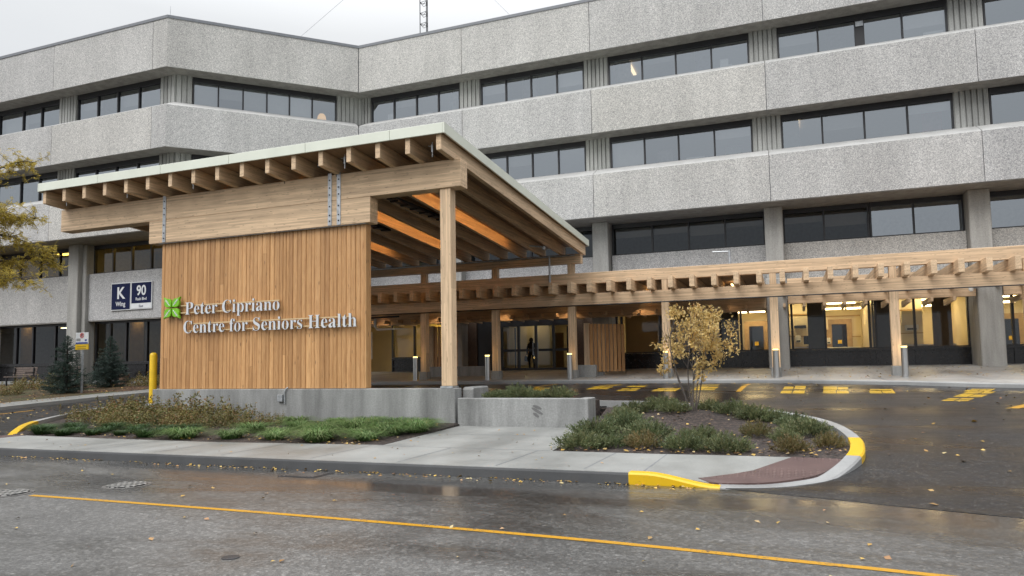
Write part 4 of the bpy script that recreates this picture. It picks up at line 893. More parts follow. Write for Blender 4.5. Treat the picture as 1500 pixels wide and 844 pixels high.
sg=thing('wall_sign','two lines of silver raised letters and a lime green four leaf emblem on cedar','sign',(-13,15.2,2.6))
YS=15.22
glyph_text('lettering','Peter Cipriano',-15.60,YS,3.10,.752,M['letter'],M['letterside'],sg,sp=185)
glyph_text('lettering','Centre for Seniors Health',-15.66,YS,2.585,.752,M['letter'],M['letterside'],sg,sp=185)
for a,b,z in ((-15.95,-12.44,3.16),(-15.95,-12.44,3.36),(-15.5,-10.15,2.65),(-15.5,-10.15,2.85)):
    m=MB(); m.box(a,b,15.262,15.30,z-.014,z+.014); 
    m.build('rail',M['rail'],sg)
    m=MB()
    for k in range(4): xx=a+.2+(b-a-.4)*k/3; m.box(xx-.01,xx+.01,15.30,15.35,z-.008,z+.008)
    m.build('rail_stud',M['steel'],sg)
def leaf(cx,cz,sx,sz):
    P=[(.02,.02),(.20,.02),(.27,.06),(.295,.14),(.28,.22),(.33,.33),(.22,.285),(.12,.28),(.05,.25),(.02,.17)]
    P=[(cx+sx*u*.93,cz+sz*v*.93) for u,v in P]; m=MB(); m.prism(P,'y',15.19,15.26); l=m.build('leaf',M['leafgreen'],sg,bevel=.008)
    m=MB()
    def st(u0,v0,u1,v1,w):
        d=Vector((u1-u0,v1-v0)).normalized(); q=Vector((-d.y,d.x))*w
        m.prism([(cx+sx*(u0-q.x)*.93,cz+sz*(v0-q.y)*.93),(cx+sx*(u1-q.x*.4)*.93,cz+sz*(v1-q.y*.4)*.93),(cx+sx*(u1+q.x*.4)*.93,cz+sz*(v1+q.y*.4)*.93),(cx+sx*(u0+q.x)*.93,cz+sz*(v0+q.y)*.93)],'y',15.184,15.191)
    st(.07,.07,.25,.26,.012)
    for t in (.3,.5,.7): 
        u=.07+.18*t;v=.07+.19*t; st(u,v,u+.055,v+.005,.008); st(u,v,u+.0,v+.055,.008)
    m.build('leaf_vein',M['signwhite'],l)
for a,b in ((1,1),(-1,1),(1,-1),(-1,-1)): leaf(-16.07,3.31,a,b)
# building signs on the left wing
YB=26.32
bs=thing('building_sign','navy blue square sign with a big white letter K and the word Wing','sign',(-31.3,YB,4.6))
from_px=None
m=MB(); m.box(-31.83,-30.58,YB,YB+.04,4.63,5.93); m.build('sign_panel',M['navy'],bs); m=MB(); m.box(-31.87,-30.54,YB+.012,YB+.05,4.59,5.97); m.build('sign_rim',M['signwhite'],bs)
sans('lettering','K',-31.2,YB-.004,5.18,.60,M['signwhite'],bs,bold=.022); sans('lettering','Wing',-31.2,YB-.004,4.80,.235,M['signwhite'],bs,sx=.92)
b2=thing('building_sign','navy blue sign with white number 90 over a white strip reading East','sign',(-29.9,YB,4.6))
m=MB(); m.box(-30.47,-29.17,YB,YB+.04,4.90,5.92); m.build('sign_panel',M['navy'],b2); m=MB(); m.box(-30.52,-29.13,YB+.012,YB+.05,4.60,5.96); m.build('sign_rim',M['signwhite'],b2)
m=MB(); m.box(-30.47,-29.17,YB,YB+.04,4.64,4.87); m.build('sign_strip',M['signwhite'],b2)
sans('lettering','90',-29.82,YB-.004,5.30,.50,M['signwhite'],b2,bold=.02,sx=.92); sans('lettering','Raab Blvd',-29.82,YB-.004,5.04,.15,M['signwhite'],b2,bold=.008,sx=.9); sans('lettering','East',-29.82,YB-.004,4.69,.125,M['navy'],b2,bold=.004)

# ------------------------------------------------------------------ bollards, posts and small street things
def bollard(x,y,label):
    z=zp(x,y); b=thing('steel_bollard',label,'bollard',(x,y,z),'stainless bollards along the pergola posts')
    m=MB(); m.lathe((x,y,z),[(.10,0),(.10,.93)],24); m.build('body',M['inox'],b,smooth=True)
    m=MB(); m.lathe((x,y,z),[(.088,.931),(.088,.972)],24); m.build('lamp_ring',M['boll'],b,smooth=True)
    m=MB(); m.lathe((x,y,z),[(.101,.973),(.101,.992),(.085,1.0)],24); m.build('cap',M['inox'],b,smooth=True)
    m=MB(); m.lathe((x,y,z),[(.135,0),(.135,.012),(.1,.02)],20); m.build('base_ring',M['inox'],b)
    ld=bpy.data.lights.new('bollard_glow','POINT'); ld.energy=1.3; ld.color=(1,.62,.2); ld.shadow_soft_size=.09; lo=bpy.data.objects.new('bollard_glow',ld); link(lo,b); lo.location=(0,.14,.955)
for x,y,l in ((-14.19,25.75,'steel bollard in the shade before the post behind the cedar wall edge'),(-11.02,25.75,'steel bollard just left of the dark entrance doors'),(-7.72,25.85,'steel bollard just right of the dark entrance doors'),(-4.19,26.0,'steel bollard partly behind the small golden tree'),(-.48,26.0,'steel bollard in front of the post between tree and lit windows'),(3.38,25.95,'steel bollard farthest right, by the post before the lit rooms')):
    bollard(x,y,l)
yb=thing('yellow_bollard','tall yellow painted pipe bollard at the left end of the cedar wall','bollard',(-17.80,16.2,.45))
m=MB(); m.lathe((-17.80,16.2,.3),[(.105,0),(.105,1.72),(.095,1.77),(.06,1.80),(.001,1.81)],20); m.build('pipe',M['yellow'],yb,smooth=True)
m=MB(); m.lathe((-17.80,16.2,.3),[(.2,0),(.2,.26),(.17,.30)],14); m.build('concrete_collar',M['conc'],yb)
ps=thing('parking_sign','small white and yellow no stopping sign on a grey steel post beside the spruces','sign post',(-25.24,19.7,.75))
m=MB(); m.box(-25.29,-25.235,19.69,19.73,.7,2.62); m.box(-25.32,-25.205,19.70,19.712,.7,2.62); m.build('post',M['steel'],ps)
m=MB(); m.box(-25.60,-24.93,19.655,19.68,2.62,3.06); sp_=m.build('sign_plate',M['signwhite'],ps,bevel=.006); m=MB(); m.box(-25.61,-24.92,19.65,19.684,2.50,2.61); m.box(-25.61,-24.92,19.65,19.684,2.41,2.50); m.build('yellow_plate',M['yellow'],ps)
m=MB(); m.box(-25.58,-24.95,19.648,19.656,2.63,2.69); m.box(-25.1,-25.0,19.648,19.656,2.73,2.80); m.build('blue_band',plain('sign_blue',(.02,.06,.30),.4),sp_)
m=MB(); cx,cz=-25.26,2.945; k=20
for t in range(k):
    a=2*math.pi*t/k;b=2*math.pi*(t+1)/k
    m.prism([(cx+.075*math.cos(a),cz+.075*math.sin(a)),(cx+.075*math.cos(b),cz+.075*math.sin(b)),(cx+.1*math.cos(b),cz+.1*math.sin(b)),(cx+.1*math.cos(a),cz+.1*math.sin(a))],'y',19.646,19.655)
m.prism([(cx-.07,cz+.05),(cx-.05,cz+.07),(cx+.07,cz-.05),(cx+.05,cz-.07)],'y',19.645,19.6545); m.build('red_ring',plain('sign_red',(.5,.02,.02),.4),sp_)
m=MB(); m.box(cx-.045,cx-.02,19.648,19.6535,cz-.055,cz+.055)
m.box(cx-.02,cx+.035,19.648,19.6535,cz+.03,cz+.055); m.box(cx+.018,cx+.04,19.648,19.6535,cz,cz+.04); m.box(cx-.02,cx+.035,19.648,19.6535,cz-.01,cz+.012)
for k in range(3): m.box(-25.55,-25.33,19.648,19.6535,2.74+k*.035,2.755+k*.035)
m.build('sign_symbol',M['black'],sp_)
m=MB(); 
for k in range(2): m.box(-25.5,-25.02,19.644,19.6505,2.44+k*.075,2.452+k*.075)
m.build('sign_text_line',M['black'],ps)
# covers in the road
def cover(name,label,x,y,r,z=.0):
    o=thing(name,label,'manhole cover',(x,y,0),'iron covers in the road'); m=MB(); m.lathe((x,y,-.02),[(r,0),(r,.026),(r-.05,.028),(r-.055,.022)],32); m.build('iron_frame',M['iron'],o)
    m=MB(); m.lathe((x,y,-.01),[(r-.06,0),(r-.06,.028),(r-.07,.031)],32); m.build('iron_lid',M['studs'],o)
t=NT('studded_iron'); v=t.pos(); ck=t.n('ShaderNodeTexVoronoi',{'Vector':v,'Scale':10.5,'Randomness':0.},distance='CHEBYCHEV').outputs['Distance']
c=t.ramp(ck,(.28,(.34,.335,.32)),(.36,(.04,.04,.04))); t.B(Base_Color=c,Roughness=.4,Metallic=.3); t.bump(t.ramp(ck,(.26,1),(.38,0)),1.,.015); M['studs']=t.m
M['iron']=plain('worn_cast_iron',(.13,.125,.12),.4,.4,var=.4,scale=12)
cover('manhole_cover','round studded iron manhole cover in the road below the small shrubs',-8.68,7.5,.31); cover('manhole_cover','worn manhole cover at the left end of the yellow road line',-9.72,6.55,.31)
dg=thing('drain_grate','rectangular iron storm drain grate in the wet gutter by the kerb','drain',(-6.82,8.98,0),)
m=MB(); m.box(-7.12,-6.48,8.74,9.22,-.03,.006); m.build('iron_frame',M['frame'],dg); m=MB()
for k in range(9): m.box(-7.07+k*.062,-7.03+k*.062,8.78,9.18,.006,.014)
m.build('grate_bar',M['iron'],dg)
m=MB(); m.lathe((-4.5,4.93,.001),[(.075,0),(.075,.004),(.06,.006)],20); o=m.build('valve_cover',M['frame']); tag(o,'small dark round valve cap in the road nearest the viewer','valve cover')
# camera on the concrete column
cc=thing('security_camera','white security camera on the side of the right concrete column under the beam','camera',(6.5,31.3,4.1))
m=MB(); m.box(6.50,6.62,31.24,31.34,4.12,4.22); m.build('bracket',M['steel'],cc); m=MB(); m.lathe((6.40,31.2,4.0),[(.02,0),(.07,.03),(.085,.08),(.085,.17),(.03,.19)],14); m.build('housing',M['white'],cc,smooth=True)
# lattice mast with guy wires on the roof
ms=thing('lattice_mast','slim dark lattice radio mast rising from the roof','mast',(-21.2,40,18.1))
mx_,my_=-21.2,40.0; w=.30; leg=[(mx_+w*math.cos(a),my_+w*math.sin(a)) for a in (R(200),R(320),R(80))]
for lx,ly in leg: m=MB(); m.tube([(lx,ly,18.1),(lx,ly,29)],.028,6); m.build('leg',M['black'],ms)
m=MB(); z=18.6; k=0
while z<28.8:
    for i in range(3): 
        a=leg[i];b=leg[(i+1)%3]; m.tube([(*a,z),(*b,z)],.016,5); m.tube([(*a,z),((a[0]+b[0])/2,(a[1]+b[1])/2,z-.22)],.014,5); m.tube([(*b,z),((a[0]+b[0])/2,(a[1]+b[1])/2,z-.22)],.014,5)
    z+=.72
m.build('bracing',M['black'],ms)
m=MB(); m.lathe((mx_,my_,20.15),[(.05,-.2),(.36,0),(.36,.05)],3); m.build('guy_plate',M['black'],ms)
for p,q in (((mx_,my_,20.2),(-32,33,18.0)),((mx_,my_,20.2),(-15,36,18.2)),((mx_,my_,30),(-32.5,34.5,18.2)),((mx_,my_,30),(-11.5,34.0,18.1))):
    m=MB(); m.tube([p,q],.009,4); m.build('guy_wire',M['coping'],ms)
# things on the left forecourt
def bench(x,y,z,label):
    b=thing('bench',label,'bench',(x,y,z),'benches by the left windows')
    m=MB()
    for k in range(4): m.box(x-.8,x+.8,y-.25+k*.11,y-.16+k*.11,z+.42,z+.455)
    m.build('seat',M['bwood'],b); m=MB()
    for k in range(4): m.box(x-.8,x+.8,y+.2+k*.02,y+.23+k*.02,z+.5+k*.1,z+.585+k*.1)
    m.build('backrest',M['bwood'],b)
    for s in (-.65,.65):
        m=MB(); m.box(x+s-.03,x+s+.03,y-.22,y-.17,z,z+.42); m.box(x+s-.03,x+s+.03,y+.17,y+.22,z,z+.86); m.box(x+s-.03,x+s+.03,y-.22,y+.22,z+.60,z+.64); m.build('leg',M['black'],b)
M['bwood']=plain('weathered_bench_slats',(.13,.10,.085),.7,var=.3,scale=10)
bench(-34.1,23.4,zd(0,23.4)+.1,'weathered slatted bench at the left edge, in front of the windows'); bench(-32.0,24.0,zd(0,24)+.1,'weathered slatted bench half hidden behind the taller spruce')
pt=thing('plant_pot','tan plant pot standing beside the small dark table by the glass','plant pot',(-30.0,25.6,.95)); m=MB(); m.lathe((-30.0,25.6,.93),[(.16,0),(.24,.42),(.27,.42),(.27,.48),(.22,.48)],16); m.build('pot',plain('tan_pot',(.26,.17,.12),.6),pt,smooth=True); m=MB(); m.lathe((-30.0,25.6,.93),[(.001,.44),(.21,.44),(.2,.46)],12); m.build('soil',M['mulch'],pt)
tb=thing('garden_table','small dark metal table by the ground floor glass near the cedar wall','table',(-29.1,25.6,.95)); m=MB(); m.lathe((-29.1,25.6,.93),[(.42,.55),(.42,.58)],18); m.build('tabletop',M['black'],tb)
for a in (30,150,270): m=MB(); m.tube([(-29.1+.1*math.cos(R(a)),25.6+.1*math.sin(R(a)),1.48),(-29.1+.33*math.cos(R(a)),25.6+.33*math.sin(R(a)),.93)],.016,6); m.build('leg',M['black'],tb)
# room furniture seen through the lit windows
def counter(x0,x1,y,label):
    c=thing('counter',label,'counter',((x0+x1)/2,y,1.26),'counters in the lit rooms'); m=MB(); m.box(x0,x1,y-.3,y+.3,2.08,2.13); m.build('worktop',M['white'],c); m=MB(); m.box(x0+.03,x1-.03,y-.25,y+.27,1.27,2.08); m.build('cabinet',M['oak'],c)
counter(.1,.9,34.9,'white counter behind the glass just right of the concrete column'); counter(3.45,6.5,35.1,'long white counter in the lit room left of the big column'); counter(1.3,3.1,37.9,'white counter at the rear of the middle lit room')
def dispenser(x,y,z,label,mat='white',w=.14,h=.30):
    d=thing('wall_dispenser',label,'dispenser',(x,y,z),'wall dispensers in the lit rooms'); m=MB(); m.box(x-w,x+w,y-.16,y,z,z+h); m.build('case',M[mat],d,bevel=.02); m=MB(); m.box(x-w*.7,x+w*.7,y-.17,y-.161,z+.03,z+.10); m.build('slot',M['black'],d); return d
for a in ((4.95,35.5,2.75,'white paper towel dispenser above the long counter','white',.26,.42),(4.3,35.5,2.35,'small white soap dispenser above the long counter','white',.08,.30),(.35,35.75,2.35,'white dispenser above the counter by the concrete column','white',.12,.32),(1.75,38.45,2.3,'small white dispenser at the rear of the middle lit room','white',.09,.3),(.45,35.75,3.0,'black wall unit high beside the concrete column','black',.26,.14),(3.75,35.5,3.0,'black wall unit high above the long counter','black',.28,.14)): dispenser(*a)
m=MB(); m.box(3.45,5.4,35.52,35.66,1.27,4.18); m.build('interior_wall',M['cream'],bld); m=MB(); m.box(-.5,.92,35.8,35.92,1.27,4.18); m.build('interior_wall',M['cream'],bld)
def monitor(x,y,label):
    d=thing('computer_monitor',label,'monitor',(x,y,2.13),'monitors on the counters'); m=MB(); m.box(x-.24,x+.24,y-.03,y+.02,2.24,2.62); m.build('screen',M['black'],d,bevel=.01); m=MB(); m.box(x-.03,x+.03,y-.0,y+.04,2.14,2.3); m.box(x-.12,x+.12,y-.08,y+.1,2.131,2.145); m.build('stand',M['black'],d)
monitor(6.0,34.95,'black monitor on the long counter next to the big column'); monitor(.80,34.75,'black monitor on the counter by the concrete column')
# desk lamp glowing in a top floor window
dl=thing('desk_lamp','glowing round lamp behind the top floor window by the inner corner','lamp',(-21.6,31.2,14.3))
px,py=facpt(1,7.35,1.5); m=MB(); m.lathe((px,py,14.75),[(.05,-.16),(.24,-.14),(.20,.05),(.12,.16),(.03,.17)],16); m.build('lamp_shade',emit('lamp_shade_glow',(1,.60,.25),.55),dl,smooth=True); m=MB(); m.tube([(px,py,14.2),(px,py,14.55)],.03); m.build('stem',M['black'],dl)
def papers(seg,t,n,z,w,h,label):
    x,y=facpt(seg,t,n); m=MB(); m.box(x-w/2,x+w/2,y,y+.05,z,z+h); m.box(x-w*.3,x+w*.9,y+.08,y+.2,z,z+h*.5); o=m.build('paper_stack',M['white']); tag(o,label,'papers','paper piles on the window sills')
papers(2,-19.2,1.25,14.42,.3,.45,'white papers stacked in the top floor window by the inner corner')
papers(2,-17.0,1.25,14.42,.55,.22,'low white pile in the window right of the inner corner')
papers(2,-12.1,1.25,14.42,.5,.2,'low white pile in the second top window right of the inner corner')
papers(2,-2.2,1.25,14.42,.35,.5,'white notice and papers in the top window left of the vent panel')
papers(2,5.9,1.25,14.42,.7,.25,'pale pile in the top window right of the vent panel')
papers(2,-3.6,1.25,10.5,.8,.16,'long pale pile in the middle row window over the pergola')
# visitor in the entrance
def person():
    V=[(0,0,.93),(0,.01,1.12),(0,.03,1.30),(0,.05,1.43),(0,.0,1.50),(0,-.03,1.60),
       (-.19,.04,1.36),(-.25,0,1.10),(-.20,-.16,.90),(-.18,-.22,.83),
       (.19,.04,1.36),(.27,-.02,1.10),(.30,-.10,.88),(.31,-.13,.80),
       (-.10,0,.88),(-.12,-.03,.50),(-.12,.03,.08),(-.13,-.12,.03),
       (.10,0,.88),(.11,.04,.50),(.12,.06,.08),(.13,-.08,.03)]
    E=[(0,1),(1,2),(2,3),(3,4),(4,5),(3,6),(6,7),(7,8),(8,9),(3,10),(10,11),(11,12),(12,13),(0,14),(14,15),(15,16),(16,17),(0,18),(18,19),(19,20),(20,21)]
    rad=[.17,.175,.19,.15,.062,.095,.085,.065,.048,.042,.085,.065,.048,.042,.12,.075,.052,.045,.12,.075,.052,.045]
    pr=thing('person','stooped person in dark coat holding a handbag, silhouetted inside the entrance doors','person',(-12.85,36.0,1.262))
    me=bpy.data.meshes.new('body'); me.from_pydata([Vector(v) for v in V],E,[]); b=bpy.data.objects.new('body',me); link(b,pr)
    sk=b.modifiers.new('skin','SKIN'); 
    for i,r in enumerate(rad): me.skin_vertices[0].data[i].radius=(r,r*.8)
    me.skin_vertices[0].data[0].use_root=True
    ss=b.modifiers.new('ss','SUBSURF'); ss.levels=2; ss.render_levels=2
    me.materials.append(plain('dark_winter_coat',(.012,.012,.014),.8))
    h=MB(); h.lathe((-12.85,35.98,1.262),[(.03,1.5),(.105,1.54),(.115,1.62),(.09,1.70),(.02,1.735)],14); h.build('hair',plain('dark_hair',(.015,.012,.01),.7),pr,smooth=True)
    pr.scale=(.98,.98,.98)
    hb=thing('handbag','black handbag hanging from the hand of the person in the doorway','handbag',(-13.03,35.76,1.75)); m=MB(); m.box(-13.15,-12.92,35.7,35.82,1.70,1.98); m.build('bag',M['black'],hb,bevel=.03); m=MB(); m.tube([(-13.1,35.76,1.98),(-13.07,35.76,2.07),(-13.0,35.76,2.07),(-12.97,35.76,1.98)],.012,6); m.build('handle',M['black'],hb)
person()

# ------------------------------------------------------------------ planting
def basis(D):
    D=D/np.linalg.norm(D,axis=1,keepdims=True); ref=np.tile([0,0,1.],(len(D),1)); ref[np.abs(D[:,2])>.9]=[1,0,0]
    A=np.cross(D,ref); A/=np.linalg.norm(A,axis=1,keepdims=True); return D,A,np.cross(D,A)
def leaves(P,D,L,Wd,roll=None):
    """diamond leaf faces at P pointing along D"""
    n=len(P); D,A,B=basis(D); roll=RNG.uniform(0,2*np.pi,n) if roll is None else roll
    S_=A*np.cos(roll)[:,None]+B*np.sin(roll)[:,None]; L=np.broadcast_to(L,(n,))[:,None]; Wd=np.broadcast_to(Wd,(n,))[:,None]
    return np.stack([P,P+D*L*.45+S_*Wd*.5,P+D*L,P+D*L*.45-S_*Wd*.5],1)
def spray_shrub(r,h,ns,nl,ll,lw,flat=.5):
    """low spreading evergreen: sprays of needles fanning out from the heart"""
    a=RNG.uniform(0,2*np.pi,ns); q=np.sqrt(RNG.uniform(0,1,ns)); el=RNG.uniform(.12,.95,ns)
    R_=r*q*RNG.uniform(.8,1.15,ns); top=h*(1-.62*q**2)*RNG.uniform(.7,1.25,ns)
    tip=np.stack([R_*np.cos(a),R_*np.sin(a),top],1); base=np.stack([R_*.35*np.cos(a),R_*.35*np.sin(a),top*.15],1)
    out=[]
    for i in range(ns):
        t=np.sort(RNG.uniform(.3,1,nl)); P=base[i]+(tip[i]-base[i])*t[:,None]+RNG.normal(0,.012,(nl,3)); P[:,2]+= -.02+.05*t*t
        d=(tip[i]-base[i]); d=d/np.linalg.norm(d); D=d*.9+RNG.normal(0,.5,(nl,3)); D[:,2]+=.45
        out.append(leaves(P,D,ll*RNG.uniform(.6,1.25,nl),lw))
    return np.concatenate(out)
def place(name,V,m,loc,label,cat,group,s=1.,rz=0):
    o=quads(name,V,m) if isinstance(V,np.ndarray) else link(bpy.data.objects.new(name,V))
    o.location=loc; o.scale=(s,s,s*random.uniform(.9,1.1)); o.rotation_euler=(0,0,rz); return tag(o,label,cat,group)
JV=[spray_shrub(.62,.36,150,26,.085,.018) for _ in range(3)]; 
JM=[]
for k,v in enumerate(JV):
    o=quads('juniper_shrub',v,M['juniper']); JM.append(o.data); bpy.data.objects.remove(o)
JD=[]
for k in range(2):
    o=quads('juniper_shrub',spray_shrub(.55,.40,120,22,.09,.018),M['juniper_dry']); JD.append(o.data); bpy.data.objects.remove(o)
jl=[ # x,y,scale,dry,label
(-3.35,11.85,.95,0,'green juniper at the corner of pavement and apron, first of the front row'),
(-2.85,11.95,.7,0,'small green juniper second from the apron along the pavement edge'),
(-2.3,11.8,.75,1,'brownish juniper third from the apron along the pavement edge'),
(-1.68,11.85,.8,0,'juniper fourth from the apron along the pavement, near yellow leaves'),
(-1.02,11.95,.85,0,'juniper fifth from the apron along the pavement edge'),
(-.05,11.95,.72,1,'sparse browning juniper near the tactile paving, beside bare mulch'),
(.50,12.3,.62,1,'browning juniper in the tip of the island against the yellow kerb'),
(-3.45,13.1,1.0,0,'full juniper in front of the planter wall corner'),
(-3.0,13.7,1.05,0,'large green juniper left of the golden tree, in the thick of the bed'),
(-2.45,12.9,.95,0,'green juniper in the middle of the thick clump left of the bare mulch'),
(-3.3,14.9,.8,0,'juniper beside the end of the planter wall'),
(-1.5,12.9,.7,0,'loose juniper directly below the golden tree'),
(-.62,13.3,.66,1,'rusty juniper alone on the mulch right of the golden tree'),
(.18,13.7,.95,0,'large green juniper on the right of the island inside the curved kerb'),
(.02,14.6,.75,0,'juniper behind the large one at the right of the island'),
(-.15,13.0,.55,0,'little juniper before the large one at the right of the island'),
(-3.45,16.4,.85,0,'juniper by the back kerb nearest the planter wall'),
(-2.75,16.2,.95,0,'broad juniper left of the golden tree stems near the back kerb'),
(-2.35,15.5,.7,0,'small juniper just left of the golden tree stems'),
(-1.75,16.5,.75,0,'juniper behind the golden tree stems by the kerb'),
(-1.2,15.9,.9,0,'wide juniper right of the golden tree stems'),
(-.75,15.4,.9,0,'wide juniper second right of the golden tree stems'),
(-.35,15.3,.75,0,'upright juniper near the bend of the back kerb')]
for i,(x,y,s,dry,l) in enumerate(jl):
    place('juniper_shrub',random.choice(JD if dry else JM),None,(x,y,zb1(x,y)-.03),l,'juniper','junipers in the kerbed island bed',s*.84,random.uniform(0,6.28))
for x,s,l in ((-6.55,.62,'juniper showing over the planter wall, at its left end'),(-6.0,.85,'tallest juniper showing over the planter wall'),(-5.45,.62,'low juniper over the planter wall, third from its left end'),(-5.0,.75,'juniper showing over the planter wall, at its right')):
    place('juniper_shrub',random.choice(JM),None,(x,15.8,.76),l,'juniper','junipers behind the planter wall',s*.92,random.uniform(0,6.28))
# leafy autumn shrubs
def leafy(r,h,n,ll,lw,stems=26):
    a=RNG.uniform(0,2*np.pi,n); q=RNG.uniform(.15,1,n)**.6; z=h*RNG.uniform(.08,1,n)*(1-.45*q*q)
    lump=1+.25*np.sin(a*3+RNG.uniform(0,6))+.12*np.sin(a*7)
    P=np.stack([r*q*lump*np.cos(a),r*q*lump*np.sin(a),z*(1+.15*np.sin(a*4))],1); D=RNG.normal(0,1,(n,3)); D[:,2]=np.abs(D[:,2])*.5
    V=[leaves(P,D,ll*RNG.uniform(.6,1.3,n),lw)]
    for k in range(5):  # shoots standing out of the crown
        x,y=RNG.normal(0,r*.5,2); t=RNG.uniform(0,1,26); Q=np.stack([x+t*RNG.normal(0,.1),y+t*0,h*(.7+.6*t)],1)+RNG.normal(0,.02,(26,3)); V.append(leaves(Q,RNG.normal(0,1,(26,3)),ll*.9,lw))
    return np.concatenate(V)
SV=[]
for k in range(3):
    o=quads('autumn_shrub',leafy(.62,.50,1500,.062,.034),M['spirea']); SV.append(o.data); bpy.data.objects.remove(o)
for i,(x,y,s,l) in enumerate(((-18.4,15.6,1.0,'low rusty shrub at the left kerb of the bed'),(-17.7,15.15,1.05,'rusty green shrub in front of the yellow bollard'),(-16.9,14.7,1.15,'tall tangled shrub in front of the left corner of the concrete wall'),(-16.1,14.55,1.1,'thick brown green shrub, third along the concrete wall'),(-15.3,14.5,1.05,'thick brown green shrub, fourth along the concrete wall'),(-14.5,14.45,1.1,'shrub with upright shoots, fifth along the concrete wall'),(-13.7,14.4,1.0,'thinner shrub, sixth along the concrete wall'),(-12.95,14.4,.9,'reddish shrub left of the electrical box'),(-12.0,14.5,.6,'small pale shrub below the electrical box'),(-17.4,13.9,.9,'shrub in front row nearest the left kerb'),(-16.2,13.7,1.0,'front shrub before the thick brown green pair'),(-14.9,13.6,.95,'front shrub left of the bare mulch'),(-13.9,13.5,.8,'front shrub right of the bare mulch'),(-13.0,13.6,.7,'ragged front shrub nearest the bright grass bank'),(-18.5,14.4,.8,'shrub against the left kerb behind the first grass tufts'),(-12.2,13.7,.5,'tiny reddish shrub at the edge of the bright grass bank'),(-15.6,13.2,.7,'small front shrub behind the middle dark tufts'))):
    place('autumn_shrub',random.choice(SV),None,(x,y,zb2(x,y)-.03),l,'shrub','autumn shrubs along the concrete wall',s,random.uniform(0,6.28))
for i,(x,y,s,l) in enumerate(((-25.3,22.6,1.0,'shrub behind the side path just right of the sign post'),(-24.3,23.2,1.1,'shrub behind the side path midway between sign post and cedar wall'),(-23.5,24.0,1.1,'shrub behind the side path hard by the cedar wall'),(-25.9,24.0,1.0,'shrub under the dark glass behind the right spruce'),(-29.2,21.6,1.0,'shrub left of the taller spruce'),(-30.6,21.4,1.1,'shrub in front of the left bench'),(-28.6,19.2,.8,'small shrub near the side path at the left edge'))):
    place('autumn_shrub',random.choice(SV),None,(x,y,zb3(x,y)-.03),l,'shrub','shrubs by the side path',s,random.uniform(0,6.28))
# grasses
def tuft(r,h,n,w,droop=.6,seg=3):
    a=RNG.uniform(0,2*np.pi,n); q=r*.35*np.sqrt(RNG.uniform(0,1,n)); b=np.stack([q*np.cos(a),q*np.sin(a),np.zeros(n)],1); a2=a+RNG.normal(0,.5,n)
    L=h*RNG.uniform(.6,1.25,n); out=r*RNG.uniform(.35,1.1,n); dirn=np.stack([np.cos(a2),np.sin(a2),np.zeros(n)],1); sd=np.stack([-np.sin(a2),np.cos(a2),np.zeros(n)],1)
    F=[]
    def pt(t): return b+dirn*(out*t**1.3)[:,None]+np.array([0,0,1.])*(L*(t-droop*t**2.4))[:,None]
    for k in range(seg):
        t0,t1=k/seg,(k+1)/seg; w0=w*(1-t0*.9);w1=w*(1-t1*.9); p0,p1=pt(t0),pt(t1)
        F.append(np.stack([p0-sd*w0/2,p0+sd*w0/2,p1+sd*w1/2,p1-sd*w1/2],1))
    return np.concatenate(F)
GV=[];GD=[]
for k in range(3):
    o=quads('grass_clump',tuft(.66,.50,400,.021,.72,5),M['grass']); GV.append(o.data); bpy.data.objects.remove(o)
    o=quads('grass_tuft',tuft(.36,.27,420,.013,.5,3),M['grassd']); GD.append(o.data); bpy.data.objects.remove(o)
gl=[]
gi=0
rows=[(-17.5,12.7),(-17.1,12.3),(-16.6,12.0),(-17.0,13.0),(-16.1,12.5),(-15.7,12.1),(-15.2,12.7),(-14.9,12.2),(-14.4,12.7),(-14.0,12.2),(-13.6,12.8),(-13.2,12.2),(-12.8,12.7),(-12.5,12.2),(-16.3,11.75),(-15.5,11.65),(-14.6,11.7),(-13.8,11.7),(-13.0,11.65)]
ordn=['first','second','third','fourth','fifth','sixth','seventh','eighth','ninth','tenth','eleventh','twelfth','thirteenth','fourteenth','fifteenth','sixteenth','seventeenth','eighteenth','nineteenth','twentieth','twenty-first','twenty-second']
for i,(x,y) in enumerate(sorted(rows)):
    place('grass_tuft',random.choice(GD),None,(x,y,zb2(x,y)-.01),f'dark green grass tuft, {ordn[i]} from the left kerb, in front of the shrubs','grass tuft','dark tufts in front of the autumn shrubs',random.uniform(.7,1.15),random.uniform(0,6.28))
cl=[(-12.1,11.8),(-10.75,11.75),(-11.2,12.9),(-10.2,12.6),(-9.7,11.8),(-9.3,12.7),(-8.7,11.85),(-8.3,12.6),(-7.75,12.1),(-7.7,12.9),(-10.6,13.7),(-9.8,13.9),(-9.0,13.6),(-8.3,13.5),(-7.45,13.5),(-11.2,14.4),(-10.2,14.6),(-9.3,14.6),(-8.5,14.5),(-7.75,14.3),(-9.5,13.2),(-8.9,12.2)]
for i,(x,y) in enumerate(sorted(cl)):
    place('grass_clump',random.choice(GV),None,(x,y,zb2(x,y)-.01),f'lush arching grass clump, {ordn[i]} from the left of the green bank below the wall','grass clump','lush grass clumps below the wall',random.uniform(.65,1.05),random.uniform(0,6.28))
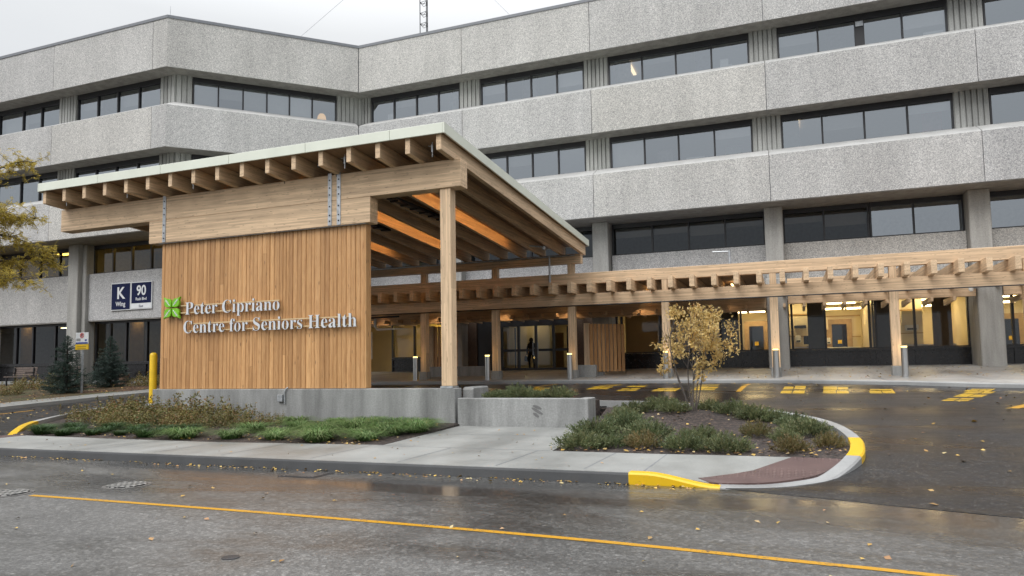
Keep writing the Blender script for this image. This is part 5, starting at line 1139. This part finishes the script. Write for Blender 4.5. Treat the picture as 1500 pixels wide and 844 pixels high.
# spruces
def spruce(x,y,z,h,r,label):
    t=thing('spruce_tree',label,'spruce',(x,y,z),'spruces in the left bed')
    m=MB(); m.tube([(x,y,z-.1),(x,y,z+h*.5),(x,y,z+h)],[.07,.045,.008],7); m.build('trunk',M['darkbark'],t)
    F=[]; k=0
    for zz in np.arange(.08,h*.99,.085):
        rr=r*(1-zz/h)**.8*(.86+.28*RNG.random()) if zz>.3 else r*(.75+zz*.6)
        nb=max(5,int(13*(rr/r)+5))
        for j in range(nb):
            a=RNG.uniform(0,2*np.pi); ln=rr*RNG.uniform(.7,1.18); nn=max(6,int(38*ln/r)); tt=np.linspace(.12,1,nn)
            up=.18 if zz>h*.7 else -.08
            P=np.stack([np.cos(a)*ln*tt,np.sin(a)*ln*tt,zz+ln*(up*tt+.16*tt**2)],1); n2=nn*4; P=np.repeat(P,4,0)+RNG.normal(0,.018,(n2,3)); 
            D=np.stack([np.full(n2,np.cos(a)),np.full(n2,np.sin(a)),np.full(n2,.2)],1)*.8+RNG.normal(0,.6,(n2,3)); D[:,2]-=.1
            F.append(leaves(P,D,.07*RNG.uniform(.6,1.2,n2),.015))
    quads('crown',np.concatenate(F),M['spruce'],t)
spruce(-25.95,19.6,zb3(-25.95,19.6)-.05,2.25,.92,'taller dark blue green spruce left of the sign post')
spruce(-26.6,22.0,zb3(-26.6,22)-.05,2.15,.90,'smaller dark spruce behind the sign post')
# golden multi stemmed shrub tree on the island
def branches(mb,p,d,L,r,depth,tips,spread=.45,upw=.15,seg=4):
    P=[Vector(p)]; dd=Vector(d).normalized()
    for k in range(seg):
        dd=(dd+Vector(RNG.normal(0,.10,3))+Vector((0,0,upw*.2))).normalized(); P.append(P[-1]+dd*(L/seg))
    mb.tube(P,[max(r*(1-.45*i/seg),.003) for i in range(seg+1)],6 if r>.012 else 4)
    for q in P[2:]: tips.append((q,dd,depth))
    if depth>0:
        for k in range(int(RNG.integers(2,4))):
            nd=(dd+Vector(RNG.normal(0,spread,3))+Vector((0,0,upw))).normalized(); branches(mb,P[-1] if k<2 else P[-2],nd,L*RNG.uniform(.6,.85),r*.58,depth-1,tips,spread,upw,seg)
gx,gy=-2.0,15.75; gz=zb1(gx,gy)-.02
gt=thing('golden_tree','small many stemmed golden leaved tree growing on the kerbed island','tree',(gx,gy,gz))
mb=MB(); tips=[]
for k in range(7):
    a=2*math.pi*k/7+RNG.uniform(-.3,.3); branches(mb,(gx+.07*math.cos(a),gy+.07*math.sin(a),gz),(.30*math.cos(a),.30*math.sin(a),1),1.0,.021,2,tips,.26,.3)
mb.build('trunk',M['bark'],gt,smooth=True)
# leaf clusters fill an uneven crown between 1.0 and 2.45 m above the base
Q=[]
lumps=[(-.35,.1,1.95,.42),(.25,-.1,1.85,.45),(-.55,-.1,1.45,.30),(.62,.1,1.55,.30),(.0,.25,2.1,.33),(-.1,-.3,1.5,.38),(.32,.2,1.25,.30),(-.45,.2,2.3,.18),(.45,0,2.2,.18),(.85,.05,1.8,.15),(.85,-.05,1.45,.14),(-.72,0,1.05,.17),(.15,-.15,.95,.2)]
for cx,cy,cz,rr in lumps:
    n=int(95*rr**2)+4; u=RNG.normal(0,1,(n,3)); u/=np.linalg.norm(u,axis=1,keepdims=True)
    for c_,k_ in zip(u*(rr*RNG.uniform(.2,1.1,n)**.45)[:,None]+np.array([cx+.10,cy,cz]),RNG.integers(9,30,n)):
        ax_=RNG.normal(0,1,3); ax_[2]=abs(ax_[2])+.3; ax_/=np.linalg.norm(ax_); t_=RNG.uniform(-.14,.14,k_); Q.append(c_+ax_*t_[:,None]+RNG.normal(0,.038,(k_,3)))
Q=np.concatenate(Q); D=RNG.normal(0,1,Q.shape); D[:,2]-=.3
gt.scale=(.9,.9,.94)
quads('crown',leaves(Q,D,.085*RNG.uniform(.45,1.35,len(Q)),.046),M['gold'],gt)
# honey locust whose limbs reach in at the left edge
lx,ly=-28.75,17.2; lz=zb3(lx,ly)-.05
lt=thing('locust_tree','tree with yellow green feathery leaves reaching in from the left edge','tree',(lx,ly,lz))
mb=MB(); tips=[]
mb.tube([(lx,ly,lz),(lx+.05,ly,lz+1.5),(lx-.05,ly+.05,lz+3.4),(lx+.1,ly,lz+6),(lx,ly,lz+9.5)],[.16,.14,.12,.085,.03],10)
lim=[]
for z,a,L,tilt in ((3.3,-5,3.6,.12),(4.3,15,3.8,.25),(5.2,-25,3.7,.30),(6.2,8,3.6,.35),(7.2,-12,3.3,.42),(8.1,12,2.9,.55),(4.8,120,3,.3),(6.5,200,3,.3),(5.6,0,3.3,.2),(4.9,6,3.2,.22),(6.7,-6,3.2,.25),(6.1,14,3.0,.2),(7.8,-70,2.6,.4),(5.6,-60,3.2,.3)):
    P=[Vector((lx,ly,lz+z))]; a=R(a); d=Vector((math.cos(a),math.sin(a),tilt))
    for k in range(9): d=(d+Vector(RNG.normal(0,.16,3))+Vector((0,0,-.03))).normalized(); P.append(P[-1]+d*L/9)
    mb.tube(P,[.055*(1-.85*i/9)+.005 for i in range(10)],6); lim.append(P)
F=[]
for P in lim:
    for i in range(2,len(P)):
        for j in range(7):
            d=Vector(RNG.normal(0,1,3)); d.z=d.z*.5-.05; d.normalize(); L=random.uniform(.4,.85); q=[P[i]]
            for k in range(3): d=(d+Vector((0,0,-.12))+Vector(RNG.normal(0,.15,3))).normalized(); q.append(q[-1]+d*L/3)
            mb.tube(q,[.012,.009,.006,.003],4)
            for k in range(11): # feathery pinnate leaves
                s=random.uniform(.25,1); b=q[0]+(q[-1]-q[0])*s; fd=Vector(RNG.normal(0,1,3)); fd.z-=.5; fd.normalize(); fl=random.uniform(.13,.24); n=14
                t=np.linspace(.1,1,n); Pn=np.array(b)+np.array(fd)*(fl*t)[:,None]; sd=np.cross(np.array(fd),[0,0,1.]); sd/=np.linalg.norm(sd)+1e-6
                D=np.where(np.arange(n)[:,None]%2==0,1,-1)*sd+np.array(fd)*.4; F.append(leaves(Pn,D,.055,.022))
mb.build('trunk',M['darkbark'],lt,smooth=True)
Fl=np.concatenate(F)-np.array([lx,ly,lz]); quads('crown',Fl,M['locust'],lt)
# fallen leaves
def scatter(n,xr,yr,zf,s0,s1,dens=None):
    x=RNG.uniform(*xr,n); y=RNG.uniform(*yr,n)
    if dens is not None: k=RNG.random(n)<dens(x,y); x,y=x[k],y[k]
    z=np.array([zf(a,b) for a,b in zip(x,y)])+.012; P=np.stack([x,y,z],1); n=len(x); a=RNG.uniform(0,2*np.pi,n); D=np.stack([np.cos(a),np.sin(a),RNG.uniform(-.05,.25,n)],1)
    L=RNG.uniform(s0,s1,n); Dn,A,B=basis(D); rl=RNG.normal(0,.25,n); sd=A*np.cos(rl)[:,None]+B*np.sin(rl)[:,None]
    return np.stack([P-D*L[:,None]*.5,P+sd*(L*.36)[:,None]+[0,0,.008],P+D*L[:,None]*.5,P-sd*(L*.36)[:,None]+[0,0,.004]],1)
LV=[scatter(60,(-11,4),(4,8.4),lambda x,y:.0,.035,.075),
    scatter(1300,(-16,-1),(8.85,9.42),lambda x,y:.0,.03,.07,lambda x,y:np.clip((y-9.0)/.42,0,1)**2),
    scatter(330,(-4,9),(8.6,24),lambda x,y:zd(x,y)+.004,.05,.11,lambda x,y:(x>-4+4.5*(y<17.8))*(~((x<1.15)&(y<17.8)))*.8),
    scatter(520,(-8,12),(23,27),lambda x,y:zp(x,y) if y>25.4 else zd(x,y),.04,.09,lambda x,y:np.where(y>25.4,1,np.where(x<2,.6,.25))),
    scatter(900,(-12,13),(26,32.5),zp,.04,.09,lambda x,y:np.where(x>-3,.8,.35)),
    scatter(120,(-16,-2),(9.7,15),lambda x,y:zs_(x,y),.03,.06,lambda x,y:((y<11.1)|((x>-6.9)&(x<-4.1)))*1.),
    scatter(900,(-3.9,.7),(11.38,16.5),lambda x,y:zb1(x,y)+.015,.04,.10,lambda x,y:np.where(y<12.1,1,.22)),
    scatter(1100,(-18,-7.2),(11.35,15),lambda x,y:zb2(x,y)+.01,.04,.08,lambda x,y:np.where(y<12,.7,.35)),
    scatter(700,(-24,-17.5),(11,20),lambda x,y:zd(x,y)+.004,.05,.09,lambda x,y:((x<-19.6)&(x>-22.3+.0*y))*1.),
    scatter(900,(-32,-23.5),(14,26),lambda x,y:zb3(x,y)+.01,.05,.10)]
o=quads('fallen_leaves',np.concatenate(LV),M['litterleaf']); o["kind"]='stuff'; o["label"]='yellow and brown fallen leaves scattered over road and pavement'
